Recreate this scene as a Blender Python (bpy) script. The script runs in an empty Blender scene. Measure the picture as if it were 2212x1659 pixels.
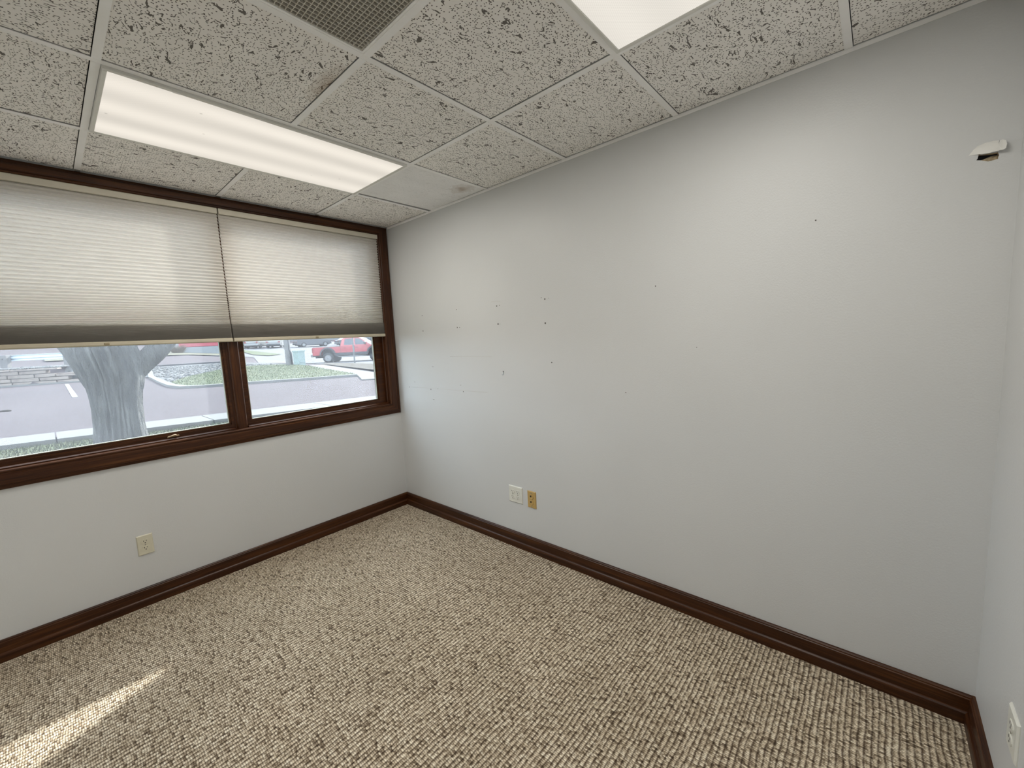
import bpy, bmesh, math, random
from mathutils import Vector, Matrix, noise

random.seed(7)
sc = bpy.context.scene
COL = sc.collection
PI = math.pi

# ------------------------------------------------------------------ camera
CAM = Vector((-2.0287, -3.1407, 1.4408))
YAW, PITCH, ROLL, FPX = 0.8431, -0.1124, -0.0497, 891.136
fwd = Vector((math.cos(PITCH) * math.sin(YAW), math.cos(PITCH) * math.cos(YAW), math.sin(PITCH)))
rgt0 = Vector((math.cos(YAW), -math.sin(YAW), 0))
up0 = rgt0.cross(fwd)
rgt = rgt0 * math.cos(ROLL) + up0 * math.sin(ROLL)
upv = up0 * math.cos(ROLL) - rgt0 * math.sin(ROLL)
cd = bpy.data.cameras.new('camera')
cam = bpy.data.objects.new('camera', cd)
COL.objects.link(cam)
M = Matrix((rgt, upv, -fwd)).transposed().to_4x4()
M.translation = CAM
cam.matrix_world = M
cd.sensor_fit = 'HORIZONTAL'
cd.sensor_width = 36
cd.lens = FPX / 2212 * 36
cd.clip_start = 0.02
cd.clip_end = 600
sc.camera = cam

# ------------------------------------------------------------------ world, sun, exposure
SKY_STRENGTH = 6.0
SUN_STRENGTH = 14.0
LAMP_WATTS = 15.0
LENS_STRENGTH = 0.82
w = bpy.data.worlds.new('world')
sc.world = w
w.use_nodes = True
bg = w.node_tree.nodes['Background']
bg.inputs[0].default_value = (0.76, 0.88, 1.0, 1)
bg.inputs[1].default_value = SKY_STRENGTH
sl = bpy.data.lights.new('sun', 'SUN')
sl.energy = SUN_STRENGTH
sl.angle = math.radians(1.6)
sl.color = (1.0, 0.96, 0.90)
sun = bpy.data.objects.new('sun', sl)
COL.objects.link(sun)
sd = Vector((-1.46, -0.73, -0.95)).normalized()
sun.rotation_euler = sd.to_track_quat('-Z', 'Y').to_euler()
sun.location = (10, 6, 9)
vs = sc.view_settings
vs.view_transform = 'Standard'
vs.look = 'None'
vs.exposure = 0.0
vs.gamma = 1.0
vs.use_curve_mapping = False
cy = sc.cycles
cy.max_bounces = 8
cy.diffuse_bounces = 4
cy.glossy_bounces = 2
cy.transmission_bounces = 4
cy.transparent_max_bounces = 8
cy.caustics_reflective = False
cy.caustics_refractive = False
cy.use_light_tree = False
cy.use_adaptive_sampling = True
cy.adaptive_threshold = 0.06

# ------------------------------------------------------------------ materials
def s2l(c):
    return tuple(((v / 255) / 12.92 if v / 255 <= 0.04045 else ((v / 255 + 0.055) / 1.055) ** 2.4) for v in c)

class NT:
    def __init__(self, name):
        self.m = bpy.data.materials.new(name)
        self.m.use_nodes = True
        self.t = self.m.node_tree
        self.t.nodes.clear()
        self.out = self.n('ShaderNodeOutputMaterial')
    def n(self, typ, **kw):
        nd = self.t.nodes.new(typ)
        for k, v in kw.items():
            if k.startswith('i_'):
                key = k[2:]
                key = int(key) if key.isdigit() else key.replace('_', ' ')
                nd.inputs[key].default_value = v
            else:
                setattr(nd, k, v)
        return nd
    def l(self, a, b, ao=0, bi=0):
        self.t.links.new(a.outputs[ao], b.inputs[bi])
    def math(self, op, a, b=None, c=None):
        nd = self.n('ShaderNodeMath', operation=op)
        for i, v in enumerate((a, b, c)):
            if v is None:
                continue
            if hasattr(v, 'outputs'):
                self.l(v, nd, 0, i)
            elif hasattr(v, 'is_linked'):
                self.t.links.new(v, nd.inputs[i])
            else:
                nd.inputs[i].default_value = v
        return nd
    def ramp(self, fac, stops, interp='LINEAR'):
        r = self.n('ShaderNodeValToRGB')
        r.color_ramp.interpolation = interp
        e = r.color_ramp.elements
        while len(e) < len(stops):
            e.new(0.5)
        for el, (p, c) in zip(e, stops):
            el.position = p
            el.color = (*c, 1) if len(c) == 3 else c
        if hasattr(fac, 'outputs'):
            self.l(fac, r, 0, 0)
        else:
            self.t.links.new(fac, r.inputs[0])
        return r
    def mix(self, fac, a, b, blend='MIX'):
        nd = self.n('ShaderNodeMix', data_type='RGBA', blend_type=blend)
        for i, v in ((0, fac), (6, a), (7, b)):
            if hasattr(v, 'outputs'):
                self.l(v, nd, 2 if v.bl_idname == 'ShaderNodeMix' else 0, i)
            elif hasattr(v, 'is_linked'):
                self.t.links.new(v, nd.inputs[i])
            elif isinstance(v, (int, float)):
                nd.inputs[i].default_value = v
            else:
                nd.inputs[i].default_value = (*v, 1)
        return nd
    def bsdf(self, color=None, rough=0.5, metal=0.0, spec=0.5, **kw):
        b = self.n('ShaderNodeBsdfPrincipled')
        b.inputs['Roughness'].default_value = rough
        b.inputs['Metallic'].default_value = metal
        b.inputs['Specular IOR Level'].default_value = spec
        if color is not None:
            if hasattr(color, 'outputs'):
                self.l(color, b, 2 if color.bl_idname == 'ShaderNodeMix' else 0, 0)
            else:
                b.inputs[0].default_value = (*color, 1)
        for k, v in kw.items():
            b.inputs[k.replace('_', ' ')].default_value = v
        self.l(b, self.out)
        return b
    def bump(self, b, h, strength=0.3, dist=0.01):
        bp = self.n('ShaderNodeBump', i_Strength=strength, i_Distance=dist)
        if h.bl_idname == 'ShaderNodeMix':
            self.l(h, bp, 2, 'Height')
        else:
            self.l(h, bp, 0, 'Height')
        self.l(bp, b, 0, 'Normal')
        return bp
    def coord(self, scale=(1, 1, 1), space='Object', rot=(0, 0, 0), loc=(0, 0, 0)):
        tc = self.n('ShaderNodeTexCoord')
        mp = self.n('ShaderNodeMapping')
        mp.inputs['Scale'].default_value = scale
        mp.inputs['Rotation'].default_value = rot
        mp.inputs['Location'].default_value = loc
        self.l(tc, mp, space, 0)
        return mp
    def noise(self, vec, scale, detail=2, rough=0.5, dist=0.0, **kw):
        nz = self.n('ShaderNodeTexNoise', i_Scale=scale, i_Detail=detail, i_Roughness=rough, i_Distortion=dist, **kw)
        self.l(vec, nz, 0, 'Vector')
        return nz

MATS = {}
PAINT = [1.0]                                     # outdoor paints are listed on a brighter scale and brought down together
OUT = 0.26
def plain(name, color, rough=0.5, metal=0.0, spec=0.5, var=0.06, vscale=6.0, bump=0.0, bscale=80.0, **kw):
    """a colour with slight procedural mottling and optional fine relief"""
    if name in MATS:
        return MATS[name]
    t = NT(name)
    color = tuple(c * PAINT[0] for c in color)
    v = t.coord()
    nz = t.noise(v, vscale, 3)
    lo = tuple(c * (1 - var) for c in color)
    hi = tuple(min(1, c * (1 + var)) for c in color)
    r = t.ramp(nz, [(0.3, lo), (0.7, hi)])
    b = t.bsdf(r, rough, metal, spec, **kw)
    if bump:
        n2 = t.noise(v, bscale, 3)
        t.bump(b, n2, bump, 0.005)
    MATS[name] = t.m
    return t.m

def mat_wall():
    t = NT('wall_paint')
    v = t.coord()
    big = t.noise(v, 1.3, 1)
    r = t.ramp(big, [(0.3, (0.625, 0.635, 0.635)), (0.7, (0.66, 0.67, 0.67))])
    b = t.bsdf(r, 0.42, 0, 0.4)
    n1 = t.noise(v, 150, 1.5, 0.6)
    t.bump(b, n1, 0.12, 0.004)
    return t.m

def mat_wood(name, axis):
    t = NT(name)
    s = {'x': (1.2, 30, 30), 'y': (30, 1.2, 30), 'z': (30, 30, 1.2)}[axis]
    v = t.coord(s)
    n1 = t.noise(v, 1.6, 5, 0.62, 0.6)
    v2 = t.coord(tuple(a * 4 if a > 2 else a * 2 for a in s))
    n2 = t.noise(v2, 2.5, 3, 0.6)
    m = t.mix(0.4, n1, n2)
    r = t.ramp(t.n('ShaderNodeSeparateColor'), [(0.34, (0.016, 0.0042, 0.0010)), (0.5, (0.046, 0.0135, 0.0030)), (0.66, (0.098, 0.034, 0.0075))])
    sep = r.inputs[0].links[0].from_node
    t.l(m, sep, 2, 0)
    b = t.bsdf(r, 0.42, 0, 0.28)
    b.inputs['Coat Weight'].default_value = 0.08
    b.inputs['Coat Roughness'].default_value = 0.2
    t.bump(b, n2, 0.08, 0.002)
    return t.m

def mat_carpet():
    t = NT('carpet_loops')
    tc = t.n('ShaderNodeTexCoord')
    # slight wobble so the rows are not ruler-straight
    wob = t.n('ShaderNodeTexNoise', i_Scale=9.0, i_Detail=2.0)
    t.l(tc, wob, 'Object', 'Vector')
    ma = t.n('ShaderNodeVectorMath', operation='MULTIPLY_ADD')
    t.l(wob, ma, 'Color', 0)
    ma.inputs[1].default_value = (0.016, 0.016, 0)
    t.l(tc, ma, 'Object', 2)
    def mapped(sx, sy):
        mp = t.n('ShaderNodeMapping')
        mp.inputs['Scale'].default_value = (sx, sy, 0)
        t.l(ma, mp, 0, 0)
        return mp
    # ribbed yarn: short bars side by side in rows, one cell = one loop
    RX, RY = 0.0069, 0.0180
    v1 = mapped(1 / RX, 1 / RY)
    vo = t.n('ShaderNodeTexVoronoi', voronoi_dimensions='2D', feature='F1', i_Scale=1.0, i_Randomness=0.38)
    t.l(v1, vo, 0, 'Vector')
    sep = t.n('ShaderNodeSeparateColor')
    t.l(vo, sep, 'Color', 0)
    yarn = t.ramp(sep.outputs[0], [(0.0, (0.25, 0.19, 0.13)), (0.08, (0.40, 0.32, 0.225)), (0.20, (0.66, 0.555, 0.41)),
                                   (0.60, (0.80, 0.69, 0.525)), (1.0, (0.97, 0.88, 0.71))])
    gap = t.ramp(vo.outputs['Distance'], [(0.28, (1, 1, 1)), (0.64, (0.30, 0.26, 0.22))])
    c1 = t.mix(1.0, yarn, gap, 'MULTIPLY')
    # dark furrows between the rows, broken up by noise
    xy = t.n('ShaderNodeSeparateXYZ')
    t.l(ma, xy)
    sn = t.math('ABSOLUTE', t.math('SINE', t.math('MULTIPLY', xy.outputs[1], PI / RY)))
    br = t.n('ShaderNodeTexNoise', i_Scale=75.0, i_Detail=1.0)
    t.l(tc, br, 'Object', 'Vector')
    f2 = t.math('MULTIPLY', t.math('SUBTRACT', 1.0, sn), br)
    fr = t.ramp(f2, [(0.10, (1.0, 1.0, 1.0)), (0.44, (0.22, 0.185, 0.165))])
    c2 = t.mix(1.0, c1, fr, 'MULTIPLY')
    # trodden patches and old dirt
    big = t.n('ShaderNodeTexNoise', i_Scale=1.7, i_Detail=5.0, i_Roughness=0.6)
    t.l(tc, big, 'Object', 'Vector')
    wr = t.ramp(big, [(0.3, (0.86, 0.85, 0.83)), (0.55, (1.0, 1.0, 1.0)), (0.75, (1.08, 1.07, 1.06))])
    c3 = t.mix(1.0, c2, wr, 'MULTIPLY')
    b = t.bsdf(c3, 0.95, 0, 0.1)
    b.inputs['Sheen Weight'].default_value = 0.1
    hgt = t.math('SUBTRACT', 1.0, vo.outputs['Distance'])
    hg2 = t.math('SUBTRACT', hgt, t.math('MULTIPLY', f2, 1.2))
    t.bump(b, hg2, 0.55, 0.006)
    return t.m

def mat_tile(name, light, dark, strength=1.0, stain=None):
    """mineral fibre ceiling tile: short worm-like fissures and pin holes, different on every tile"""
    t = NT(name)
    tc = t.n('ShaderNodeTexCoord')
    oi = t.n('ShaderNodeObjectInfo')
    off = t.math('MULTIPLY', oi.outputs['Random'], 37.0)
    rot = t.n('ShaderNodeVectorRotate', rotation_type='Z_AXIS')
    t.l(tc, rot, 'Object', 'Vector')
    q = t.math('ROUND', t.math('MULTIPLY', oi.outputs['Random'], 3.0))
    ang = t.math('MULTIPLY', q, PI / 2)
    t.l(ang, rot, 0, 'Angle')
    mp = t.n('ShaderNodeMapping')
    mp.inputs['Scale'].default_value = (1.0, 1.9, 1.0)
    mp.inputs['Rotation'].default_value = (0, 0, 0.5)
    t.l(rot, mp)
    cmb = t.n('ShaderNodeCombineXYZ')
    t.l(off, cmb, 0, 0)
    t.l(t.math('MULTIPLY', off, 0.37), cmb, 0, 1)
    def shifted(src):
        ad = t.n('ShaderNodeVectorMath', operation='ADD')
        t.l(src, ad, 0, 0)
        t.l(cmb, ad, 0, 1)
        return ad
    mps, rots = shifted(mp), shifted(rot)
    def nz(scale, detail, dist, w):
        n = t.n('ShaderNodeTexNoise', noise_dimensions='2D', i_Scale=scale, i_Detail=detail, i_Distortion=dist)
        ad = t.n('ShaderNodeVectorMath', operation='ADD')
        ad.inputs[1].default_value = (w, w * 0.7, 0)
        t.l(mps, ad, 0, 0)
        t.l(ad, n, 0, 'Vector')
        return n
    a = nz(17.0, 1.5, 0.8, 0.0)
    ridge = t.math('ABSOLUTE', t.math('SUBTRACT', a, 0.5))
    brk = nz(34.0, 1.0, 0.3, 9.0)
    line = t.math('LESS_THAN', ridge, 0.021)
    mask = t.math('GREATER_THAN', brk, 0.505)
    fis = t.math('MULTIPLY', line, mask)
    vo = t.n('ShaderNodeTexVoronoi', voronoi_dimensions='2D', feature='F1', i_Scale=100.0, i_Randomness=1.0)
    t.l(rots, vo, 0, 'Vector')
    sep = t.n('ShaderNodeSeparateColor')
    t.l(vo, sep, 'Color', 0)
    pin = t.math('MULTIPLY', t.math('LESS_THAN', vo.outputs['Distance'], 0.21), t.math('GREATER_THAN', sep.outputs[0], 0.40))
    d = t.math('MAXIMUM', fis, pin)
    dd = t.math('MULTIPLY', d, strength)
    soft = nz(4.0, 3.0, 0.0, 3.0)
    base = t.ramp(soft, [(0.3, tuple(c * 0.95 for c in light)), (0.7, light)])
    col = t.mix(dd, base, dark)
    if stain is not None:
        # a brown water stain with a darker rim, at a fixed place on the tile
        sx, sy, rad, sq = stain
        mp2 = t.n('ShaderNodeMapping')
        mp2.inputs['Location'].default_value = (-sx / rad, -sy / rad * sq, 0)
        mp2.inputs['Scale'].default_value = (1 / rad, sq / rad, 0)
        t.l(tc, mp2, 'Object', 0)
        ln = t.n('ShaderNodeVectorMath', operation='LENGTH')
        t.l(mp2, ln)
        n3 = t.n('ShaderNodeTexNoise', i_Scale=24.0, i_Detail=4.0)
        t.l(tc, n3, 'Object', 'Vector')
        r = t.math('ADD', ln.outputs['Value'], t.math('MULTIPLY', t.math('SUBTRACT', n3, 0.5), 1.3))
        sr = t.ramp(r, [(0.0, (0.62,) * 3), (0.35, (0.40,) * 3), (0.7, (0.16,) * 3), (0.9, (0.20,) * 3), (1.0, (0.0,) * 3)])
        col = t.mix(sr, col, (0.33, 0.24, 0.15))
    b = t.bsdf(col, 0.9, 0, 0.15)
    inv = t.math('SUBTRACT', 1.0, dd)
    t.bump(b, inv, 0.6, 0.004)
    return t.m

def mat_fabric(name, col, trans):
    t = NT(name)
    v = t.coord((3, 40, 40))
    nz = t.noise(v, 4, 4, 0.6)
    r = t.ramp(nz, [(0.3, tuple(c * 0.90 for c in col)), (0.7, col)])
    d = t.n('ShaderNodeBsdfDiffuse')
    tr = t.n('ShaderNodeBsdfTranslucent')
    face = t.mix(1.0, r, (0.97, 0.93, 0.85), 'MULTIPLY')     # beige on the face, whiter when lit through
    t.l(face, d, 2, 0)
    t.l(r, tr)
    mx = t.n('ShaderNodeMixShader')
    mx.inputs[0].default_value = trans
    t.l(d, mx, 0, 1)
    t.l(tr, mx, 0, 2)
    t.l(mx, t.out)
    return t.m

def mat_glass():
    t = NT('window_glass')
    v = t.coord()
    nz = t.noise(v, 3, 4)
    tr = t.n('ShaderNodeBsdfTransparent')
    tr.inputs[0].default_value = (0.955, 0.97, 0.965, 1)
    gl = t.n('ShaderNodeBsdfGlossy', i_Roughness=0.02)
    lw = t.n('ShaderNodeLayerWeight', i_Blend=0.5)
    fr = t.math('MULTIPLY_ADD', t.math('POWER', lw.outputs['Facing'], 5.0), 0.6, 0.03)
    m1 = t.n('ShaderNodeMixShader')
    t.l(fr, m1, 0, 0)
    t.l(tr, m1, 0, 1)
    t.l(gl, m1, 0, 2)
    film = t.n('ShaderNodeBsdfTranslucent')          # translucent layer added to lay a milky haze over the outdoor view
    film.inputs[0].default_value = (0.6, 0.63, 0.7, 1)
    fac = t.ramp(nz, [(0.3, (0.036,) * 3), (0.7, (0.052,) * 3)])
    m2 = t.n('ShaderNodeMixShader')
    t.l(fac, m2, 0, 0)
    t.l(m1, m2, 0, 1)
    t.l(film, m2, 0, 2)
    t.l(m2, t.out)
    return t.m

def mat_lens(name, color, bands, pitch):
    t = NT(name)
    tc = t.n('ShaderNodeTexCoord')
    xyz = t.n('ShaderNodeSeparateXYZ')
    t.l(tc, xyz, 'Object', 0)
    # tubes behind the panel: brighter along them, dimmer between
    wv = t.math('COSINE', t.math('MULTIPLY', xyz.outputs[1], 2 * PI / 0.20))
    nz = t.n('ShaderNodeTexNoise', i_Scale=2.0, i_Detail=2.0)
    t.l(tc, nz, 'Object', 'Vector')
    band = t.math('MULTIPLY', t.math('MULTIPLY', wv, bands), nz)
    def comb(o):
        return t.math('SINE', t.math('MULTIPLY', xyz.outputs[o], 2 * PI / pitch))
    pr = t.math('MULTIPLY', t.math('MULTIPLY', comb(0), comb(1)), 0.07)
    # dead flies and dust lying on the panel
    sp = t.n('ShaderNodeTexVoronoi', feature='F1', i_Scale=7.0)
    t.l(tc, sp, 'Object', 'Vector')
    spot = t.ramp(sp.outputs['Distance'], [(0.02, (0.72,) * 3), (0.05, (1.0,) * 3)])
    s = t.math('ADD', t.math('ADD', band, pr), LENS_STRENGTH)
    s2 = t.math('MULTIPLY', s, spot)
    em = t.n('ShaderNodeEmission')
    em.inputs[0].default_value = (*color, 1)
    t.l(s2, em, 0, 1)
    t.l(em, t.out)
    return t.m

def mat_ground(name, stops, scale, detail=6, rough=0.95, bump=0.0, bscale=40, dist=0.0, gscale=None, grain=None):
    t = NT(name)
    v = t.coord()
    n1 = t.noise(v, scale, detail, 0.65, dist)
    r = t.ramp(n1, [(p, tuple(c * OUT for c in col)) for p, col in stops])
    c = r
    if grain:
        n2 = t.noise(v, gscale or 60, 3, 0.7)
        g = t.ramp(n2, [(0.35, (1 - grain,) * 3), (0.65, (1 + grain,) * 3)])
        c = t.mix(1.0, r, g, 'MULTIPLY')
    b = t.bsdf(c, rough, 0, 0.2)
    if bump:
        n3 = t.noise(v, bscale, 4, 0.7)
        t.bump(b, n3, bump, 0.05)
    return t.m

def mat_bark():
    t = NT('grey_bark')
    v = t.coord((9, 9, 1.6))
    n1 = t.noise(v, 1.7, 6, 0.65, 0.7)
    n2 = t.noise(t.coord((40, 40, 12)), 1.0, 4, 0.7)
    m = t.mix(0.35, n1, n2)
    sep = t.n('ShaderNodeSeparateColor')
    t.l(m, sep, 2, 0)
    r = t.ramp(sep.outputs[0], [(0.34, (0.02, 0.02, 0.02)), (0.44, (0.072, 0.073, 0.073)), (0.64, (0.155, 0.158, 0.155))])
    b = t.bsdf(r, 0.95, 0, 0.1)
    t.bump(b, sep, 1.0, 0.09)
    return t.m

WALL = mat_wall()
WOODX, WOODY, WOODZ = (mat_wood('mahogany_grain_' + a, a) for a in 'xyz')
CARPET = mat_carpet()
TILE = mat_tile('fissured_tile', (0.95, 0.93, 0.895), (0.17, 0.157, 0.145))
TILE_STAIN_EDGE = mat_tile('fissured_tile_brown_edge', (0.95, 0.93, 0.895), (0.17, 0.157, 0.145), stain=(0.29, -0.06, 0.05, 0.35))
TILE_NEW = mat_tile('smooth_white_tile', (0.93, 0.93, 0.93), (0.66, 0.66, 0.65), 0.35, stain=(0.175, -0.19, 0.075, 0.8))
GRIDW = plain('grid_enamel', (0.97, 0.965, 0.945), 0.45)
FABRIC = mat_fabric('shade_fabric', (0.892, 0.887, 0.889), 0.365)
RAILM = plain('shade_rail_enamel', (0.52, 0.47, 0.36), 0.45)
GLASS = mat_glass()
GASKET = plain('gasket_grey', (0.36, 0.37, 0.31), 0.6)
IVORY = plain('ivory_plastic', (0.66, 0.63, 0.50), 0.35)
WHITEP = plain('white_plastic', (0.74, 0.74, 0.68), 0.35)
TANP = plain('tan_plastic', (0.52, 0.35, 0.125), 0.4)
DARKP = plain('slot_black', (0.02, 0.018, 0.015), 0.6)
GYPSUM = plain('raw_gypsum', (0.42, 0.34, 0.22), 0.95, var=0.3, vscale=120, bump=0.4)
DARKV = plain('dark_void', (0.035, 0.03, 0.026), 0.9)
STEEL = plain('galvanised_steel', (0.45, 0.52, 0.58), 0.45, 0.4)
ASPHALT = mat_ground('pink_grey_asphalt', [(0.25, (0.148, 0.118, 0.134)), (0.5, (0.185, 0.148, 0.166)), (0.8, (0.220, 0.180, 0.196))], 0.35, 8, grain=0.12, gscale=30, bump=0.2)
CONCRETE = mat_ground('pale_concrete', [(0.3, (0.40, 0.40, 0.40)), (0.7, (0.50, 0.50, 0.49))], 1.0, 6, grain=0.08)
LAWNM = mat_ground('patchy_lawn', [(0.3, (0.16, 0.21, 0.10)), (0.5, (0.235, 0.285, 0.15)), (0.72, (0.37, 0.37, 0.24))], 2.2, 8, grain=0.3, gscale=25, bump=0.5)
GRAVELM = mat_ground('grey_gravel', [(0.35, (0.16, 0.16, 0.17)), (0.55, (0.36, 0.36, 0.36)), (0.7, (0.5, 0.5, 0.5))], 5.0, 8, grain=0.4, gscale=14, bump=0.8, bscale=9)
MULCHM = mat_ground('brown_mulch', [(0.35, (0.12, 0.10, 0.08)), (0.55, (0.25, 0.22, 0.18)), (0.7, (0.38, 0.36, 0.33))], 4.0, 8, grain=0.3, gscale=14, bump=0.6)
BARK = mat_bark()

# ------------------------------------------------------------------ mesh helpers
class MB:
    def __init__(self):
        self.v, self.f, self.sm = [], [], []
    def add(self, vs_, fs, smooth=False):
        o = len(self.v)
        self.v += [tuple(p) for p in vs_]
        self.f += [tuple(i + o for i in f) for f in fs]
        self.sm += [smooth] * len(fs)
        return self
    def box(self, x0, x1, y0, y1, z0, z1):
        return self.add([(x0, y0, z0), (x1, y0, z0), (x1, y1, z0), (x0, y1, z0), (x0, y0, z1), (x1, y0, z1), (x1, y1, z1), (x0, y1, z1)],
                        [(0, 3, 2, 1), (4, 5, 6, 7), (0, 1, 5, 4), (1, 2, 6, 5), (2, 3, 7, 6), (3, 0, 4, 7)])
    def cbox(self, x0, x1, y0, y1, z0, z1, b):
        """box with chamfered edges on all sides"""
        bm = bmesh.new()
        bmesh.ops.create_cube(bm, size=1, matrix=Matrix.LocRotScale(((x0 + x1) / 2, (y0 + y1) / 2, (z0 + z1) / 2), None, (x1 - x0, y1 - y0, z1 - z0)))
        bmesh.ops.bevel(bm, geom=list(bm.edges), offset=b, segments=1, affect='EDGES', profile=0.5)
        bm.verts.index_update()
        self.add([v.co[:] for v in bm.verts], [[v.index for v in f.verts] for f in bm.faces])
        bm.free()
        return self
    def prism(self, pts, a0, a1, axis='y'):
        """extrude a 2-D polygon between a0 and a1 on the named axis; pts are the other two coordinates in xyz order"""
        def P(p, a):
            return {'x': (a, p[0], p[1]), 'y': (p[0], a, p[1]), 'z': (p[0], p[1], a)}[axis]
        n = len(pts)
        vs_ = [P(p, a0) for p in pts] + [P(p, a1) for p in pts]
        fs = [tuple(range(n))[::-1], tuple(range(n, 2 * n))] + [(i, (i + 1) % n, n + (i + 1) % n, n + i) for i in range(n)]
        return self.add(vs_, fs)
    def tube(self, pts, rads, seg=10, cap=True, smooth=True):
        rings = []
        pts = [Vector(p) for p in pts]
        if not hasattr(rads, '__len__'):
            rads = [rads] * len(pts)
        ref = Vector((0, 0, 1))
        vs_ = []
        for i, p in enumerate(pts):
            t = (pts[min(i + 1, len(pts) - 1)] - pts[max(i - 1, 0)]).normalized()
            a = t.cross(ref if abs(t.dot(ref)) < 0.95 else Vector((1, 0, 0))).normalized()
            b = t.cross(a)
            vs_ += [p + (a * math.cos(k * 2 * PI / seg) + b * math.sin(k * 2 * PI / seg)) * rads[i] for k in range(seg)]
        fs = []
        for i in range(len(pts) - 1):
            for k in range(seg):
                fs.append((i * seg + k, i * seg + (k + 1) % seg, (i + 1) * seg + (k + 1) % seg, (i + 1) * seg + k))
        self.add(vs_, fs, smooth)
        if cap:
            o = len(self.v) - len(vs_)
            self.f += [tuple(o + k for k in range(seg))[::-1], tuple(o + (len(pts) - 1) * seg + k for k in range(seg))]
            self.sm += [False, False]
        return self
    def lathe(self, prof, seg=24, axis='z', c=(0, 0, 0), smooth=True):
        vs_, fs = [], []
        for r, h in prof:
            for k in range(seg):
                a = k * 2 * PI / seg
                p = {'z': (r * math.cos(a), r * math.sin(a), h), 'y': (r * math.cos(a), h, r * math.sin(a)), 'x': (h, r * math.cos(a), r * math.sin(a))}[axis]
                vs_.append((p[0] + c[0], p[1] + c[1], p[2] + c[2]))
        for i in range(len(prof) - 1):
            for k in range(seg):
                fs.append((i * seg + k, i * seg + (k + 1) % seg, (i + 1) * seg + (k + 1) % seg, (i + 1) * seg + k))
        self.add(vs_, fs, smooth)
        o = len(self.v) - len(vs_)
        self.f += [tuple(o + k for k in range(seg))[::-1], tuple(o + (len(prof) - 1) * seg + k for k in range(seg))]
        self.sm += [False, False]
        return self
    def mesh(self, name, mat):
        me = bpy.data.meshes.new(name)
        me.from_pydata(self.v, [], self.f)
        bm = bmesh.new()
        bm.from_mesh(me)
        bmesh.ops.recalc_face_normals(bm, faces=list(bm.faces))
        bm.to_mesh(me)
        bm.free()
        if any(self.sm):
            me.polygons.foreach_set('use_smooth', self.sm)
        me.materials.append(mat)
        me.update()
        return me
    def build(self, name, mat, parent=None, loc=None, rotz=0.0):
        return link(name, self.mesh(name, mat), parent, loc, rotz)

def link(name, me, parent=None, loc=None, rotz=0.0):
    o = bpy.data.objects.new(name, me)
    COL.objects.link(o)
    if parent is not None:
        o.parent = parent
    if loc is not None:
        o.location = loc
    o.rotation_euler[2] = rotz
    return o

def tag(o, label=None, cat=None, group=None, kind=None):
    if label:
        o['label'] = label
    if cat:
        o['category'] = cat
    if group:
        o['group'] = group
    if kind:
        o['kind'] = kind
    return o

def empty(name, loc=(0, 0, 0), rotz=0.0, **kw):
    o = bpy.data.objects.new(name, None)
    o.empty_display_size = 0.1
    COL.objects.link(o)
    o.location = loc
    o.rotation_euler[2] = rotz
    tag(o, **kw)
    return o

def holed_face(name, outer, holes, mapf, mat, parent=None):
    """flat polygon with polygonal holes; mapf turns 2-D points into 3-D"""
    bm = bmesh.new()
    edges = []
    for loop in [outer] + holes:
        vv = [bm.verts.new(mapf(p)) for p in loop]
        edges += [bm.edges.new((vv[i], vv[(i + 1) % len(vv)])) for i in range(len(vv))]
    bmesh.ops.triangle_fill(bm, use_beauty=True, use_dissolve=False, edges=edges)
    me = bpy.data.meshes.new(name)
    bm.to_mesh(me)
    bm.free()
    me.materials.append(mat)
    return link(name, me, parent)

# ------------------------------------------------------------------ room dimensions
H = 2.4041
T = 0.6096
XA = -0.5842
XB, XC, XD = XA - T, XA - 2 * T, XA - 3 * T
Y1 = -0.5847
YS = [Y1 - T * i for i in range(5)]              # grid lines across the room
L = 3.4454                                       # depth of the room
XW = -3.0                                        # wall behind the camera
Y2, Y3, Y4, Y5 = YS[1:]

# ------------------------------------------------------------------ room shell
floor = MB().box(XW - 0.2, 0.2, -L - 0.2, 0.0, -0.1, 0.0).build('floor', CARPET)
tag(floor, 'beige and brown looped carpet covering the office floor', 'carpet', kind='structure')

# window wall, with the opening for the double window
OX0, OX1, OZ0, OZ1 = -2.36, -0.085, 0.91, 2.35
wl = MB()
wl.box(XW - 0.2, OX0, 0, 0.12, 0, 3.0)
wl.box(OX1, 0.3, 0, 0.12, 0, 3.0)
wl.box(OX0, OX1, 0, 0.12, 0, OZ0)
wl.box(OX0, OX1, 0, 0.12, OZ1, 3.0)
wall_left = tag(wl.build('wall_left', WALL), 'off-white painted wall below and around the double window', 'wall', kind='structure')

# long blank wall with a torn hole near its far end
HOLE = [(-3.3577, 1.9425), (-3.364, 1.9390), (-3.382, 1.9375), (-3.3977, 1.9365), (-3.4007, 1.9272), (-3.3991, 1.9211), (-3.3987, 1.9165),
        (-3.3896, 1.9155), (-3.3785, 1.9151), (-3.3628, 1.9233), (-3.3532, 1.9262), (-3.3557, 1.9297)]
wall_back = holed_face('wall_back', [(-L - 0.2, 0), (0.12, 0), (0.12, 3.0), (-L - 0.2, 3.0)], [HOLE], lambda p: (0, p[0], p[1]), WALL)
tag(wall_back, 'long blank off-white wall with nail holes beside the window', 'wall', kind='structure')
MB().box(0.045, 0.2, -L - 0.2, 0.12, 0, 3.0).build('wall_core', DARKV, wall_back)
rim = MB()
n = len(HOLE)
rim.add([(0, a, b) for a, b in HOLE] + [(0.014, a + 0.001 * (i % 3 - 1), b + 0.0015 * ((i * 2) % 3 - 1)) for i, (a, b) in enumerate(HOLE)],
        [(i, (i + 1) % n, n + (i + 1) % n, n + i) for i in range(n)])
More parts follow.
